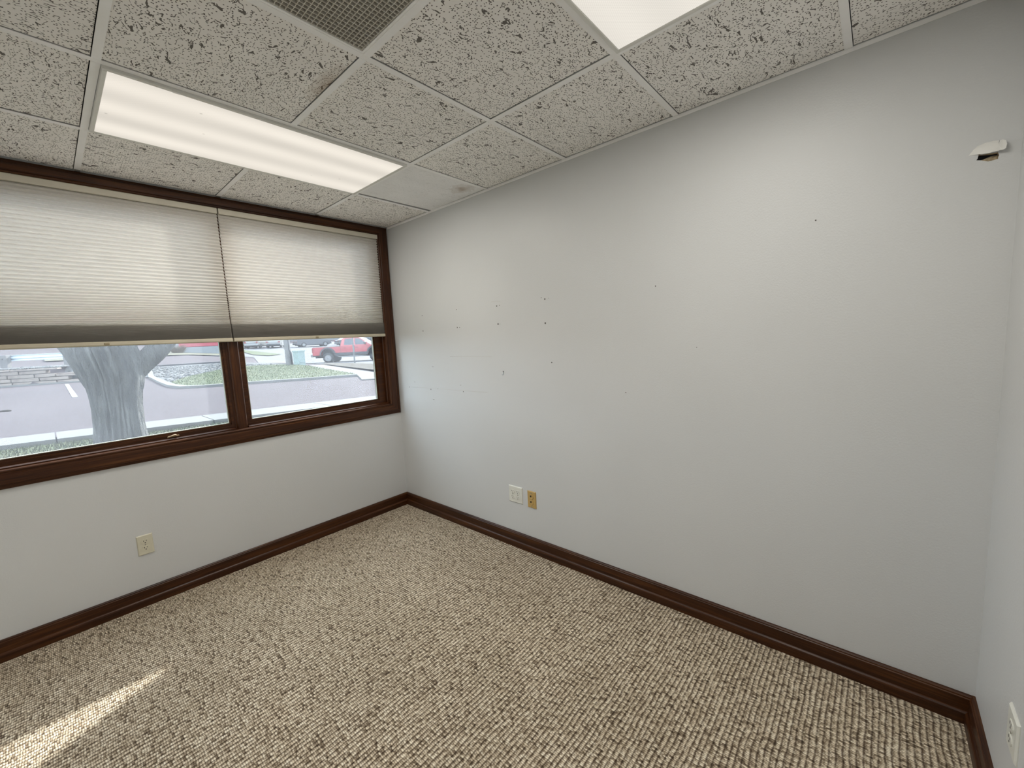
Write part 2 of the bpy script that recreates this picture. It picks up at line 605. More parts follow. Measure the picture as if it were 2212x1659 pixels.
rim.add([(0.012, -3.357, 1.9255), (0.012, -3.374, 1.919), (0.012, -3.398, 1.917), (0.013, -3.4, 1.931), (0.02, -3.385, 1.934), (0.016, -3.37, 1.9275)], [(0, 1, 2, 3, 4, 5)])
tag(rim.build('hole_edge', GYPSUM, wall_back), 'ragged tan edge of the broken drywall')
fl = MB()
FLAP = [(-3.3359, 1.945, 0.0), (-3.3454, 1.9598, -0.0005), (-3.3531, 1.9678, -0.001), (-3.3702, 1.9726, -0.002), (-3.3866, 1.9728, -0.003), (-3.398, 1.970, -0.006),
        (-3.3965, 1.961, -0.010), (-3.3985, 1.951, -0.012), (-3.3982, 1.9375, -0.013), (-3.38, 1.9376, -0.011), (-3.364, 1.9392, -0.007), (-3.3578, 1.942, -0.004)]
def plate(mb, poly, th):
    k = len(poly)
    mb.add([(p[2], p[0], p[1]) for p in poly] + [(p[2] + th, p[0], p[1]) for p in poly],
           [tuple(range(k)), tuple(range(k, 2 * k))[::-1]] + [(i, (i + 1) % k, k + (i + 1) % k, k + i) for i in range(k)])
plate(fl, FLAP, 0.0016)
FLAP2 = [(-3.3995, 1.9695, -0.006), (-3.4045, 1.9695, -0.008), (-3.4108, 1.9639, -0.013), (-3.4128, 1.9512, -0.018), (-3.411, 1.9385, -0.019),
         (-3.405, 1.9365, -0.017), (-3.3985, 1.9385, -0.013), (-3.3985, 1.951, -0.012), (-3.3968, 1.9595, -0.010)]
plate(fl, FLAP2, 0.0016)
tag(fl.build('torn_paper_flap', plain('torn_paint_flap', (0.74, 0.735, 0.70), 0.5), wall_back), 'curled flap of torn wall paint above the hole')

wall_right = MB().box(XW - 0.2, 0.0, -L - 0.15, -L, 0, 3.0).build('wall_right', WALL)
tag(wall_right, 'sliver of off-white wall at the right edge of the photo', 'wall', kind='structure')
wall_rear = MB().box(XW - 0.15, XW, -L, 0, 0, 3.0).build('wall_rear', WALL)
tag(wall_rear, 'off-white wall behind the camera', 'wall', kind='structure')
roof = MB().box(XW - 0.4, 0.4, -L - 0.4, 0.16, 2.98, 3.1).build('roof_deck', DARKV)
tag(roof, 'dark roof deck above the hung ceiling', 'roof', kind='structure')

# baseboards: capped board with a projecting shoe strip
BP = [(0, 0.1037), (0.008, 0.1037), (0.0125, 0.099), (0.0125, 0.0945), (0.0155, 0.092), (0.0155, 0.046), (0.019, 0.0445), (0.024, 0.040), (0.026, 0.033), (0.026, 0), (0, 0)]
bb = MB().prism([(-d, z) for d, z in BP], XW, 0.006, 'x')
tag(bb.build('baseboard_left', WOODX), 'dark mahogany baseboard under the window', 'baseboard', kind='structure')
bb = MB().prism([(-d, z * 0.996) for d, z in BP], -L - 0.01, 0.004, 'y')
tag(bb.build('baseboard_back', WOODY), 'dark mahogany baseboard along the long blank wall', 'baseboard', kind='structure')
bb = MB().prism([(-L + d, z) for d, z in BP], XW, 0.006, 'x')
tag(bb.build('baseboard_right', WOODX), 'dark mahogany baseboard below the outlet at the right edge', 'baseboard', kind='structure')

# ------------------------------------------------------------------ hung ceiling
ceiling = empty('ceiling', (0, 0, H), kind='structure', label='hung ceiling of fissured white tiles in a metal grid', cat='ceiling')
XS = [0.0, XA, XB, XC, XD, XW]
YL = [0.0] + YS + [-L]
FIX = {(2, 1), (3, 1), (2, 4), (3, 4)}           # (x cell, y cell) taken by the light panels: x between A and C
LIGHT_CELLS = {(1, 1), (2, 1), (1, 4), (2, 4)}
VENT_CELL = (2, 3)
tile_mesh = {}
for i in range(5):
    for j in range(6):
        if (i, j) in LIGHT_CELLS or (i, j) == VENT_CELL:
            continue
        x1, x0 = XS[i], XS[i + 1]
        y1, y0 = YL[j], YL[j + 1]
        ex0 = 0.008 if i == 4 else 0.004
        ex1 = 0.006 if i == 0 else 0.0142
        ey1 = 0.016 if j == 0 else 0.0142
        ey0 = 0.006 if j == 5 else 0.004
        sx, sy = x1 - x0 - ex0 - ex1, y1 - y0 - ey0 - ey1
        cx, cy = (x0 + ex0 + x1 - ex1) / 2, (y0 + ey0 + y1 - ey1) / 2
        if (i, j) == (0, 1):
            sy -= 0.014
            cy -= 0.010
            me = MB().box(-sx / 2, sx / 2, -sy / 2, sy / 2, 0.002, 0.017).mesh('ceiling_tile', TILE_NEW)
            o = link('ceiling_tile', me, ceiling, (cx, cy, 0), -0.011)
            tag(o, 'newer smooth white tile with a brown water stain and a gap')
            continue
        mat = TILE_STAIN_EDGE if (i, j) == (2, 2) else TILE
        key = (round(sx, 3), round(sy, 3), mat.name)
        if key not in tile_mesh:
            tile_mesh[key] = MB().box(-sx / 2, sx / 2, -sy / 2, sy / 2, 0.004, 0.019).mesh('ceiling_tile', mat)
        link('ceiling_tile', tile_mesh[key], ceiling, (cx, cy, random.uniform(-0.0008, 0.0012)))
# metal tees, one piece per bay
def tee(x0, x1, y0, y1, dz):
    cx, cy = (x0 + x1) / 2, (y0 + y1) / 2
    m = MB().box(x0 - cx, x1 - cx, y0 - cy, y1 - cy, 0.0, 0.0022)
    if x1 - x0 > y1 - y0:
        m.box(x0 - cx, x1 - cx, -0.0015, 0.0015, 0.0022, 0.036)
    else:
        m.box(-0.0015, 0.0015, y0 - cy, y1 - cy, 0.0022, 0.036)
    m.build('ceiling_tee', GRIDW, ceiling, (cx, cy, dz))
HW = 0.012
for k in range(1, 5):                                   # runners toward the window
    for j in range(6):
        inside = (k == 2 and j in (1, 4))
        if not inside:
            tee(XS[k] - HW, XS[k] + HW, YL[j + 1] + (HW if j < 5 else 0), YL[j] - (HW if j else 0.014), -0.0004)
for k in range(1, 6):
    for i in range(5):
        tee(XS[i + 1] + (-HW if i < 4 else 0), XS[i] - (HW if i else 0.004), YL[k] - HW, YL[k] + HW, 0.0)
for k in range(1, 5):                                   # clips holding the runners at the window head
    c = MB().box(-0.011, 0.011, -0.012, 0.0, -0.006, 0.001)
    c.box(-0.004, 0.004, -0.013, -0.012, -0.004, 0.0)
    c.build('runner_clip', plain('clip_metal', (0.18, 0.18, 0.17), 0.4, 0.6), ceiling, (XS[k], -0.021, -0.001))
MBt = MB().box(-0.0025, 0.0, -L, -0.02, H - 0.013, H + 0.002)
tag(MBt.build('trim_1', GRIDW), 'thin white ceiling angle along the top of the long wall', 'trim', kind='structure')
MBt = MB().box(XW, 0.0, -L, -L + 0.0025, H - 0.013, H + 0.002)
tag(MBt.build('trim_2', GRIDW), 'thin white ceiling angle over the right-hand wall sliver', 'trim', kind='structure')

# ------------------------------------------------------------------ light panels
def light_panel(name, yc, lens_mat, label):
    xc = (XA + XC) / 2
    root = empty(name, (xc, yc, H), label=label, cat='ceiling light', group='recessed fluorescent ceiling panels')
    hx, hy = T - HW - 0.001, T / 2 - HW - 0.001
    dz = -0.010
    fr = MB()
    fw = 0.015
    # door frame: four chamfered bars hanging just below the tees
    def bar(x0, x1, y0, y1):
        fr.cbox(x0, x1, y0, y1, dz, 0.012, 0.002)
    bar(-hx, hx, -hy, -hy + fw)
    bar(-hx, hx, hy - fw, hy)
    bar(-hx, -hx + fw, -hy + fw, hy - fw)
    bar(hx - fw, hx, -hy + fw, hy - fw)
    fr.build('door_frame', plain('fixture_enamel', (0.74, 0.74, 0.70), 0.4), root)
    hs = MB().box(-hx, hx, -hy, hy, 0.10, 0.11)
    for s in (-1, 1):
        hs.box(-hx, hx, s * hy - 0.002, s * hy + 0.002, 0.012, 0.10)
        hs.box(s * hx - 0.002, s * hx + 0.002, -hy, hy, 0.012, 0.10)
    hs.build('housing', GRIDW, root)
    ln = MB().box(-hx + fw, hx - fw, -hy + fw, hy - fw, dz + 0.003, dz + 0.006)
    tag(ln.build('prismatic_lens', lens_mat, root), 'glowing prismatic plastic lens')
    for s in (-1, 1):
        MB().cbox(-0.012, 0.012, -0.004, 0.004, -0.004, 0.0, 0.001).build('latch', GRIDW, root, (s * 0.4, -hy + 0.004, dz))
    ld = bpy.data.lights.new(name + '_glow', 'AREA')
    ld.shape = 'RECTANGLE'
    ld.size, ld.size_y = 2 * hx - 0.05, 2 * hy - 0.05
    ld.energy = LAMP_WATTS
    ld.color = (1.0, 0.965, 0.90)
    lo = bpy.data.objects.new(name + '_glow', ld)
    COL.objects.link(lo)
    lo.parent = root
    lo.location = (0, 0, dz - 0.004)
    return root
light_panel('ceiling_light', (Y1 + Y2) / 2, mat_lens('lens_by_window', (1.0, 0.93, 0.82), 0.16, 0.0085),
            'glowing rectangular light panel nearest the window, with dim streaks and dust')
light_panel('ceiling_light', (Y4 + Y5) / 2, mat_lens('lens_by_wall', (1.0, 0.945, 0.85), 0.05, 0.0085),
            'glowing light panel cut off by the top edge of the photo')

# ------------------------------------------------------------------ return-air grille
vx, vy = (XB + XC) / 2, (Y3 + Y4) / 2
vent = empty('air_grille', (vx, vy, H), label='square egg-crate return-air grille in the ceiling', cat='vent')
hv = T / 2 - HW
vb = MB()
for s in (-1, 1):
    vb.box(-hv, hv, s * (hv - 0.004) - 0.004, s * (hv - 0.004) + 0.004, 0.001, 0.012)
    vb.box(s * (hv - 0.004) - 0.004, s * (hv - 0.004) + 0.004, -hv + 0.008, hv - 0.008, 0.001, 0.012)
vb.build('grille_frame', GRIDW, vent)
lat = MB()
pitch = 0.0148
k = int((hv - 0.008) / pitch)
for a in range(-k, k + 1):
    lat.box(a * pitch - 0.0011, a * pitch + 0.0011, -hv + 0.008, hv - 0.008, 0.003, 0.0145)
    lat.box(-hv + 0.008, hv - 0.008, a * pitch - 0.0011, a * pitch + 0.0011, 0.0028, 0.0142)
tag(lat.build('egg_crate_lattice', plain('lattice_grey', (0.60, 0.57, 0.50), 0.5), vent), kind='stuff')
dk = MB().box(-hv, hv, -hv, hv, 0.07, 0.08)
for s in (-1, 1):
    dk.box(-hv, hv, s * hv - 0.001, s * hv + 0.001, 0.014, 0.07)
    dk.box(s * hv - 0.001, s * hv + 0.001, -hv, hv, 0.014, 0.07)
dk.build('duct_box', plain('duct_liner', (0.17, 0.14, 0.115), 0.8), vent)

# ------------------------------------------------------------------ window
win = empty('window_1', (0, 0, 0), kind='structure', label='wide double window framed in dark mahogany', cat='window')
# moulded casing, mitred: profile d = distance from the inner edge, p = projection from the wall
CP = [(0.0, 0.0), (0.0, 0.015), (0.004, 0.019), (0.009, 0.019), (0.0115, 0.0155), (0.017, 0.0155), (0.021, 0.020), (0.066, 0.022), (0.070, 0.018), (0.076, 0.018), (0.081, 0.015), (0.092, 0.012), (0.094, 0.0)]
IX0, IX1, IZ0, IZ1 = -2.345, -0.099, 0.927, 2.335
def casing(name, a, b, mat, kk=1.0, top=False):
    """a, b: inner corner and its outward diagonal for both ends"""
    mb = MB()
    vs_ = []
    for (c, dirv) in (a, b):
        for d, p in CP:
            vs_.append((c[0] + dirv[0] * d, -p, c[1] + dirv[1] * d))
    m_ = len(CP)
    fs = [(i, (i + 1) % m_, m_ + (i + 1) % m_, m_ + i) for i in range(m_)] + [tuple(range(m_))[::-1], tuple(range(m_, 2 * m_))]
    mb.add(vs_, fs)
    mb.build(name, mat, win)
kt = 0.066 / 0.094
casing('casing', ((IX0, IZ0), (-1, -1)), ((IX1, IZ0), (1, -1)), WOODX)
casing('casing', ((IX0, IZ1), (-1, kt)), ((IX1, IZ1), (1, kt)), WOODX)
casing('casing', ((IX1, IZ0), (1, -1)), ((IX1, IZ1), (1, kt)), WOODZ)
casing('casing', ((IX0, IZ0), (-1, -1)), ((IX0, IZ1), (-1, kt)), WOODZ)
# jamb lining
MB().box(OX0, OX1, -0.002, 0.125, OZ0, IZ0).build('sill_board', WOODX, win)
MB().box(OX0, OX1, -0.002, 0.125, IZ1, OZ1).build('head_jamb', WOODX, win)
MB().box(OX0, IX0, -0.002, 0.125, IZ0, IZ1).build('side_jamb', WOODZ, win)
MB().box(IX1, OX1, -0.002, 0.125, IZ0, IZ1).build('side_jamb', WOODZ, win)
# mullion: moulded post over a block
mp_ = MB().prism([(-1.2455, 0.05), (-1.2455, 0.040), (-1.240, 0.036), (-1.232, 0.036), (-1.2275, 0.026), (-1.224, 0.0215), (-1.219, 0.0195), (-1.181, 0.0195),
                  (-1.176, 0.0215), (-1.1725, 0.026), (-1.170, 0.036), (-1.1695, 0.040), (-1.1695, 0.05)], IZ0, IZ1, 'z')
mp_.box(-1.2455, -1.1695, 0.05, 0.122, IZ0, IZ1)
mp_.build('mullion', WOODZ, win)

def sash(x0, x1, gx0, gx1, gz0):
    """sash frame with bevelled glazing edge; glass from gx0 to gx1"""
    gz1 = IZ1 - 0.062
    root = MB()
    y0, y1 = 0.040, 0.078
    def rail(o0, o1, i0, i1, along):
        pass
    def ring(ox0, ox1, oz0, oz1, jx0, jx1, jz0, jz1, ya, yb):
        root.add([(ox0, ya, oz0), (ox1, ya, oz0), (ox1, ya, oz1), (ox0, ya, oz1), (jx0, ya, jz0), (jx1, ya, jz0), (jx1, ya, jz1), (jx0, ya, jz1),
                  (ox0, yb, oz0), (ox1, yb, oz0), (ox1, yb, oz1), (ox0, yb, oz1), (jx0, yb, jz0), (jx1, yb, jz0), (jx1, yb, jz1), (jx0, yb, jz1)],
                 [(0, 1, 5, 4), (1, 2, 6, 5), (2, 3, 7, 6), (3, 0, 4, 7), (8, 12, 13, 9), (9, 13, 14, 10), (10, 14, 15, 11), (11, 15, 12, 8),
                  (4, 5, 13, 12), (5, 6, 14, 13), (6, 7, 15, 14), (7, 4, 12, 15), (0, 8, 9, 1), (1, 9, 10, 2), (2, 10, 11, 3), (3, 11, 8, 0)])
    b = 0.010
    ring(x0, x1, IZ0, IZ1, gx0 - b, gx1 + b, gz0 - b, gz1 + b, y0, y1)
    ring(gx0 - b - 0.001, gx1 + b + 0.001, gz0 - b - 0.001, gz1 + b + 0.001, gx0, gx1, gz0, gz1, y0 + 0.008, y1)
    s = root.build('sash', WOODX, win)
    g = MB()
    gk = 0.0035
    root2 = g
    for (a0, a1, c0, c1) in ((gx0, gx1, gz0, gz0 + gk), (gx0, gx1, gz1 - gk, gz1), (gx0, gx0 + gk, gz0 + gk, gz1 - gk), (gx1 - gk, gx1, gz0 + gk, gz1 - gk)):
        g.box(a0, a1, 0.050, 0.066, c0, c1)
    g.build('gasket', GASKET, s)
    MB().box(gx0, gx1, 0.060, 0.064, gz0, gz1).build('pane', GLASS, s)
    return s
sash_l = sash(IX0, -1.2455, IX0 + 0.075, -1.2686, 0.9695)
sash_r = sash(-1.1695, IX1, -1.137, -0.1806, 0.9735)
# inner stop moulding in front of each sash
for (a0, a1) in ((IX0, -1.2455), (-1.1695, IX1)):
    st = MB().prism([(0.014, IZ0), (0.040, IZ0), (0.040, IZ0 + 0.013), (0.022, IZ0 + 0.011), (0.014, IZ0 + 0.006)], a0, a1, 'x')
    st.build('stop_bead', WOODX, win)
for xs, sgn in ((IX1, -1), (IX0, 1)):
    st = MB().prism([(xs, 0.014), (xs, 0.040), (xs + sgn * 0.013, 0.040), (xs + sgn * 0.011, 0.022), (xs + sgn * 0.006, 0.014)], IZ0, IZ1, 'z')
    st.build('stop_bead', WOODZ, win)
# sash lock on the left sash
lk = MB().cbox(-0.028, 0.028, -0.009, 0.0, -0.004, 0.006, 0.002)
lk.tube([(0.012, -0.008, 0.004), (0.006, -0.018, 0.009), (-0.018, -0.022, 0.004), (-0.032, -0.022, -0.001)], [0.006, 0.0055, 0.0045, 0.003], 8)
lk = lk.build('sash_lock', plain('lock_tan', (0.30, 0.21, 0.12), 0.35, 0.3), sash_l, (-1.565, 0.040, 0.947))
tag(lk, 'small tan sash lock lever')

# ------------------------------------------------------------------ cellular shades
def cl(v, a, b):
    return max(a, min(b, v))
def shade(x0, x1, label):
    xc = (x0 + x1) / 2
    root = empty('cellular_shade', (xc, 0.004, 1.502), label=label, cat='window shade', group='cellular shades in the window')
    a, b = x0 - xc, x1 - xc
    hw = (b - a) / 2
    zt = IZ1 - 1.502 - 0.001
    hr = MB().prism([(-0.020, zt - 0.034), (-0.022, zt - 0.030), (-0.022, zt - 0.004), (-0.018, zt), (0.022, zt), (0.022, zt - 0.034)], a, b, 'x')
    hr.build('headrail', plain('headrail_beige', (0.62, 0.58, 0.48), 0.5), root)
    # fold heights: even cells above, tightening downward
    zs = []
    z = zt - 0.034
    zend = 0.112
    n_ = 0
    while z > zend:
        zs.append(z)
        u = (zt - z) / (zt - zend)
        step = 0.0205 if u < 0.62 else 0.0205 - (u - 0.62) / 0.38 * 0.0125
        z -= step
    zs.append(zend)
    def pleat(zz, front, back, d):
        mb = MB()
        vs_, fs = [], []
        for i in range(len(zz) - 1):
            zm = (zz[i] + zz[i + 1]) / 2
            vs_ += [(a, front, zz[i]), (b, front, zz[i])] if False else []
        rows = []
        for i, z_ in enumerate(zz):
            rows.append((back, z_))
            if i < len(zz) - 1:
                rows.append((front, (z_ + zz[i + 1]) / 2))
        nx = 24
        for (y_, z_) in rows:
            for q in range(nx + 1):
                jit = noise.noise(Vector((q * 0.9 + xc * 7, z_ * 30, 1.0))) * 0.0009
                vs_.append((a + (b - a) * q / nx, y_ + jit, z_ + jit))
        for r in range(len(rows) - 1):
            for q in range(nx):
                o = r * (nx + 1) + q
                fs.append((o, o + 1, o + nx + 2, o + nx + 1))
        mb.add(vs_, fs)
        return mb
    f1 = pleat(zs, -0.013, 0.0, 1)
    f1.build('front_fabric', FABRIC, root)
    f2 = pleat(zs, 0.013, 0.0, 1)
    f2.build('back_fabric', FABRIC, root)
    # gathered cells resting on the bottom rail
    zz = [0.112]
    while zz[-1] > 0.024:
        zz.append(zz[-1] - (0.0024 + 0.0016 * cl((zz[-1] - 0.05) / 0.062, 0, 1)))
    st_ = pleat([v for v in zz if v > 0.023] + [0.023], -0.019, -0.003, 1)
    o1 = st_.build('gathered_folds', FABRIC, root)
    tag(o1, 'tightly gathered dark folds at the bottom of the shade')
    st2 = pleat([v for v in zz if v > 0.023] + [0.023], 0.018, 0.004, 1)
    st2.build('gathered_folds', FABRIC, root)
    br = MB().prism([(-0.021, 0.002), (-0.023, 0.006), (-0.023, 0.020), (-0.019, 0.024), (0.019, 0.024), (0.021, 0.020), (0.021, 0.002), (0.018, 0.0), (-0.018, 0.0)], a, b, 'x')
    bro = br.build('bottom_rail', RAILM, root)
    MB().cbox(-0.011, 0.011, -0.004, 0.0, -0.006, 0.006, 0.002).build('grip', plain('grip_brown', (0.33, 0.27, 0.17), 0.5), bro, (-0.02, -0.0225, 0.012))
    return root
shade(IX0 + 0.004, -1.2085, 'cellular shade over the tree window, cut off by the left edge')
shade(-1.2005, IX1 - 0.001, 'narrower-looking cellular shade above the red pickup, next to the corner')

# ------------------------------------------------------------------ outlets
def duplex_face(mb_plate, root, cx, cz, mat, slots=True):
    f = MB()
    pts = []
    for k_ in range(20):
        a = k_ * 2 * PI / 20
        pts.append((cx + 0.0172 * math.cos(a), cz + max(-0.0125, min(0.0125, 0.0172 * math.sin(a)))))
    f.prism(pts, -0.0085, -0.003, 'y')
    o = f.build('receptacle', mat, root)
    s = MB()
    s.box(cx - 0.0075, cx - 0.0050, -0.0089, -0.006, cz + 0.0005, cz + 0.0085)
    s.box(cx + 0.0050, cx + 0.0072, -0.0089, -0.006, cz + 0.0015, cz + 0.0080)
    s.lathe([(0.0028, -0.0089), (0.0028, -0.006)], 10, 'y', (cx, 0, cz - 0.0065))
    s.build('slots', DARKP, o)

def outlet(name, loc, rotz, wd, ht, mat, label, gangs, cat='outlet'):
    root = empty(name, loc, rotz, label=label, cat=cat)
    pl = MB()
    hw, hh = wd / 2, ht / 2
    b = 0.004
    pl.add([(-hw, 0, -hh), (hw, 0, -hh), (hw, 0, hh), (-hw, 0, hh), (-hw, -0.002, -hh), (hw, -0.002, -hh), (hw, -0.002, hh), (-hw, -0.002, hh),
            (-hw + b, -0.0062, -hh + b), (hw - b, -0.0062, -hh + b), (hw - b, -0.0062, hh - b), (-hw + b, -0.0062, hh - b)],
           [(0, 3, 2, 1), (8, 9, 10, 11), (0, 1, 5, 4), (1, 2, 6, 5), (2, 3, 7, 6), (3, 0, 4, 7), (4, 5, 9, 8), (5, 6, 10, 9), (6, 7, 11, 10), (7, 4, 8, 11)])
    pl.build('wall_plate', mat, root)
    return root
def screw(root, x, z):
    s = MB().lathe([(0.0035, -0.0078), (0.0038, -0.0062), (0.0038, -0.005)], 10, 'y', (x, 0, z))
    s.build('screw', plain('screw_head', (0.35, 0.33, 0.28), 0.4, 0.5), root)
o = outlet('wall_outlet', (-1.7658, 0.0, 0.3545), 0, 0.0715, 0.117, IVORY, 'ivory duplex power outlet below the window', 1)
for dz in (0.0195, -0.0195):
    duplex_face(None, o, 0, dz, IVORY)
screw(o, 0, 0)
o = outlet('wall_outlet', (0.0, -1.3195, 0.372), -PI / 2, 0.122, 0.1155, WHITEP, 'white four-socket power outlet on the long wall', 2)
for dx in (-0.023, 0.023):
    for dz in (0.0195, -0.0195):
        duplex_face(None, o, dx, dz, WHITEP)
    screw(o, dx, 0)
o = outlet('cable_wall_plate', (0.0, -1.4605, 0.367), -PI / 2, 0.0715, 0.1150, TANP, 'tan two-hole cable wall plate beside the white outlet', 1, 'wall plate')
for dz in (0.0195, -0.0195):
    r = MB().lathe([(0.0165, -0.0062), (0.0165, -0.0085), (0.0150, -0.0092), (0.0115, -0.0075)], 20, 'y', (0, 0, dz))
    rr = r.build('jack_ring', TANP, o)
    MB().lathe([(0.0055, -0.0094), (0.0055, -0.006)], 12, 'y', (-0.004, 0, dz + 0.004)).build('jack_hole', DARKP, rr)
screw(o, 0, 0.045)
screw(o, 0, -0.045)
o = outlet('wall_outlet', (-0.4775, -L, 0.354), PI, 0.092, 0.113, WHITEP, 'white power outlet seen edge-on at the right edge', 1)
for dz in (0.0195, -0.0195):
    duplex_face(None, o, 0, dz, WHITEP)
screw(o, 0, 0)

# ------------------------------------------------------------------ small marks on the long wall
def wall_dot(y, z, r, name='nail_hole', rz=1.0):
    m = MB().lathe([(r, -0.0006), (r * 0.9, -0.0008), (r * 0.35, 0.0004)], 9, 'x')
    m.v = [(a, b * 1.0, c * rz) for a, b, c in m.v]
    m.build(name, plain('nail_hole_dark', (0.10, 0.095, 0.085), 0.9), wall_back, (0, y, z))
for y, z, r in [(-1.6279, 1.5165, .0055), (-1.2362, 1.5337, .006), (-.4133, 1.6473, .004), (-.4108, 1.5266, .0048), (-.1665, 1.0643, .0042), (-.4584, 1.058, .0048),
                (-1.6648, 1.278, .0045), (-1.6316, 1.6595, .005), (-1.6043, 1.6705, .0025), (-1.66, 1.662, .002), (-.8276, 1.6612, .004), (-.8253, 1.5323, .0045),
                (-.8507, 1.531, .0032), (-1.2322, 1.6529, .005), (-1.2577, 1.6552, .003), (-1.2531, 1.5327, .002), (-.5479, 1.0658, .003), (-.8469, 1.0586, .004),
                (-2.1431, 1.1186, .003), (-2.3102, 1.6564, .0028), (-2.9432, 1.8312, .0028), (-2.5044, 1.3523, .002)]:
    wall_dot(y, z, r)
for y, z, dy, dz in [(-.485, .9767, .020, .004), (-.503, 1.2397, .020, .003), (-.2454, 1.1107, .016, .003), (-.8205, 1.1061, .016, .003)]:
    MB().cbox(-0.0008, 0.0004, -dy / 2, dy / 2, -dz / 2, dz / 2, 0.0003).build('wall_scratch', plain('scratch_grey', (0.30, 0.29, 0.27), 0.9), wall_back, (0, y, z))
for (ya, za, yb, zb) in [(-.72, 1.3205, -1.16, 1.3155), (-.19, 1.066, -1.10, 1.0650), (-1.18, 1.6845, -1.265, 1.6815)]:
    MB().tube([(0.0008, ya, za), (0.0009, (ya + yb) / 2, (za + zb) / 2 + 0.001), (0.0008, yb, zb)], 0.0014, 6).build('pencil_line', plain('faint_pencil', (0.56, 0.55, 0.525), 0.8), wall_back)
hook = empty('picture_hook', (0.0, -1.2638, 1.205), label='tiny bent picture hook left on the long wall', cat='hook')
MB().tube([(-0.0015, 0, 0.011), (-0.0018, 0, -0.004), (-0.004, 0.0005, -0.011), (-0.010, 0.002, -0.012), (-0.013, 0.003, -0.006)], 0.0016, 8).build('hook_wire', STEEL, hook)
MB().lathe([(0.0042, -0.004), (0.0036, -0.005), (0.0012, -0.0052)], 10, 'x', (0, 0, 0.011)).build('nail_head', plain('nail_iron', (0.10, 0.095, 0.09), 0.5, 0.6), hook)

# ================================================================== outdoors
PAINT[0] = OUT
def wline(x):
    return 19.41 - 0.408 * (x + 3.14)
def ter(x, y):
    z = 0.6 - 0.1 * cl(x - 7, 0, 4.5) * cl((y - 6) / 6, 0, 1)
    b = 0.55 * cl((2.8 - x) / 3.9, 0, 1)
    wdt = 0.05 if x < -1.1 else 0.05 + cl((x + 1.1) / 1.0, 0, 1) * 8
    z2 = z + b * cl((y - wline(x) - 0.5) / wdt, 0, 1)
    return max(z2, z + 0.05 * cl(y - 33, 0, 60))

def drape(name, poly, off, mat, cell=0.6, skirt=0.0):
    bm = bmesh.new()
    vv = [bm.verts.new((x, y, 0)) for x, y in poly]
    ee = [bm.edges.new((vv[i], vv[(i + 1) % len(vv)])) for i in range(len(vv))]
    bmesh.ops.triangle_fill(bm, use_beauty=True, edges=ee)
    xs = [p[0] for p in poly]
    ys = [p[1] for p in poly]
    for ax, lo_, hi_ in ((0, min(xs), max(xs)), (1, min(ys), max(ys))):
        c = math.ceil(lo_ / cell) * cell
        while c < hi_:
            no = (1, 0, 0) if ax == 0 else (0, 1, 0)
            co = (c, 0, 0) if ax == 0 else (0, c, 0)
            bmesh.ops.bisect_plane(bm, geom=list(bm.verts) + list(bm.edges) + list(bm.faces), plane_co=co, plane_no=no)
            c += cell
    for v in bm.verts:
        v.co.z = ter(v.co.x, v.co.y) + off
    bmesh.ops.recalc_face_normals(bm, faces=list(bm.faces))
    if sum(f.normal.z for f in bm.faces) < 0:
        bmesh.ops.reverse_faces(bm, faces=list(bm.faces))
    if skirt:
        be = [e for e in bm.edges if e.is_boundary]
        r = bmesh.ops.extrude_edge_only(bm, edges=be)
        for v in [g for g in r['geom'] if isinstance(g, bmesh.types.BMVert)]:
            v.co.z -= skirt
    me = bpy.data.meshes.new(name)
    bm.to_mesh(me)
    bm.free()
    me.materials.append(mat)
    return link(name, me)

# asphalt ground sheet
gx = [-60, -40, -28, -20] + [-16 + 0.5 * i for i in range(113)] + [44, 52, 64, 80]
gy = [0.13] + [0.5 * i for i in range(1, 150)] + [80, 90, 110, 140]
gv = [(x, y, ter(x, y)) for y in gy for x in gx]
nx_ = len(gx)
gf = [(r * nx_ + c, r * nx_ + c + 1, (r + 1) * nx_ + c + 1, (r + 1) * nx_ + c) for r in range(len(gy) - 1) for c in range(nx_ - 1)]
g = MB().add(gv, gf, True).build('ground_asphalt', ASPHALT)
tag(g, 'pinkish grey asphalt parking lot outside the window', 'parking lot', kind='structure')

# kerb line facing the building: y falls to the right
def kf(x):
    return 3.10 - 0.29 * (x + 2.4)
o = drape('lawn_strip', [(-9, 0.13), (9, 0.13), (9, kf(9) + 3.0), (5, kf(5) + 0.6), (2, kf(2)), (-9, kf(-9))], 0.012, LAWNM, 0.8)
tag(o, 'short grass strip between the building and the kerb', 'lawn', kind='structure')
kerb = empty('sidewalk', (0, 0, 0.6), kind='structure', label='pale concrete kerb strip crossing the view below the tree', cat='sidewalk')
x = -7.0
while x < 8:
    xe = x + 1.24
    m = MB().prism([(x + 0.006, kf(x)), (xe - 0.006, kf(xe)), (xe - 0.006, kf(xe) + 0.60), (x + 0.006, kf(x) + 0.60)], 0.48, 0.655, 'z')
    m.v = [(a, b, c - 0.6) for a, b, c in m.v]
    m.build('concrete_slab', CONCRETE, kerb)
    x = xe
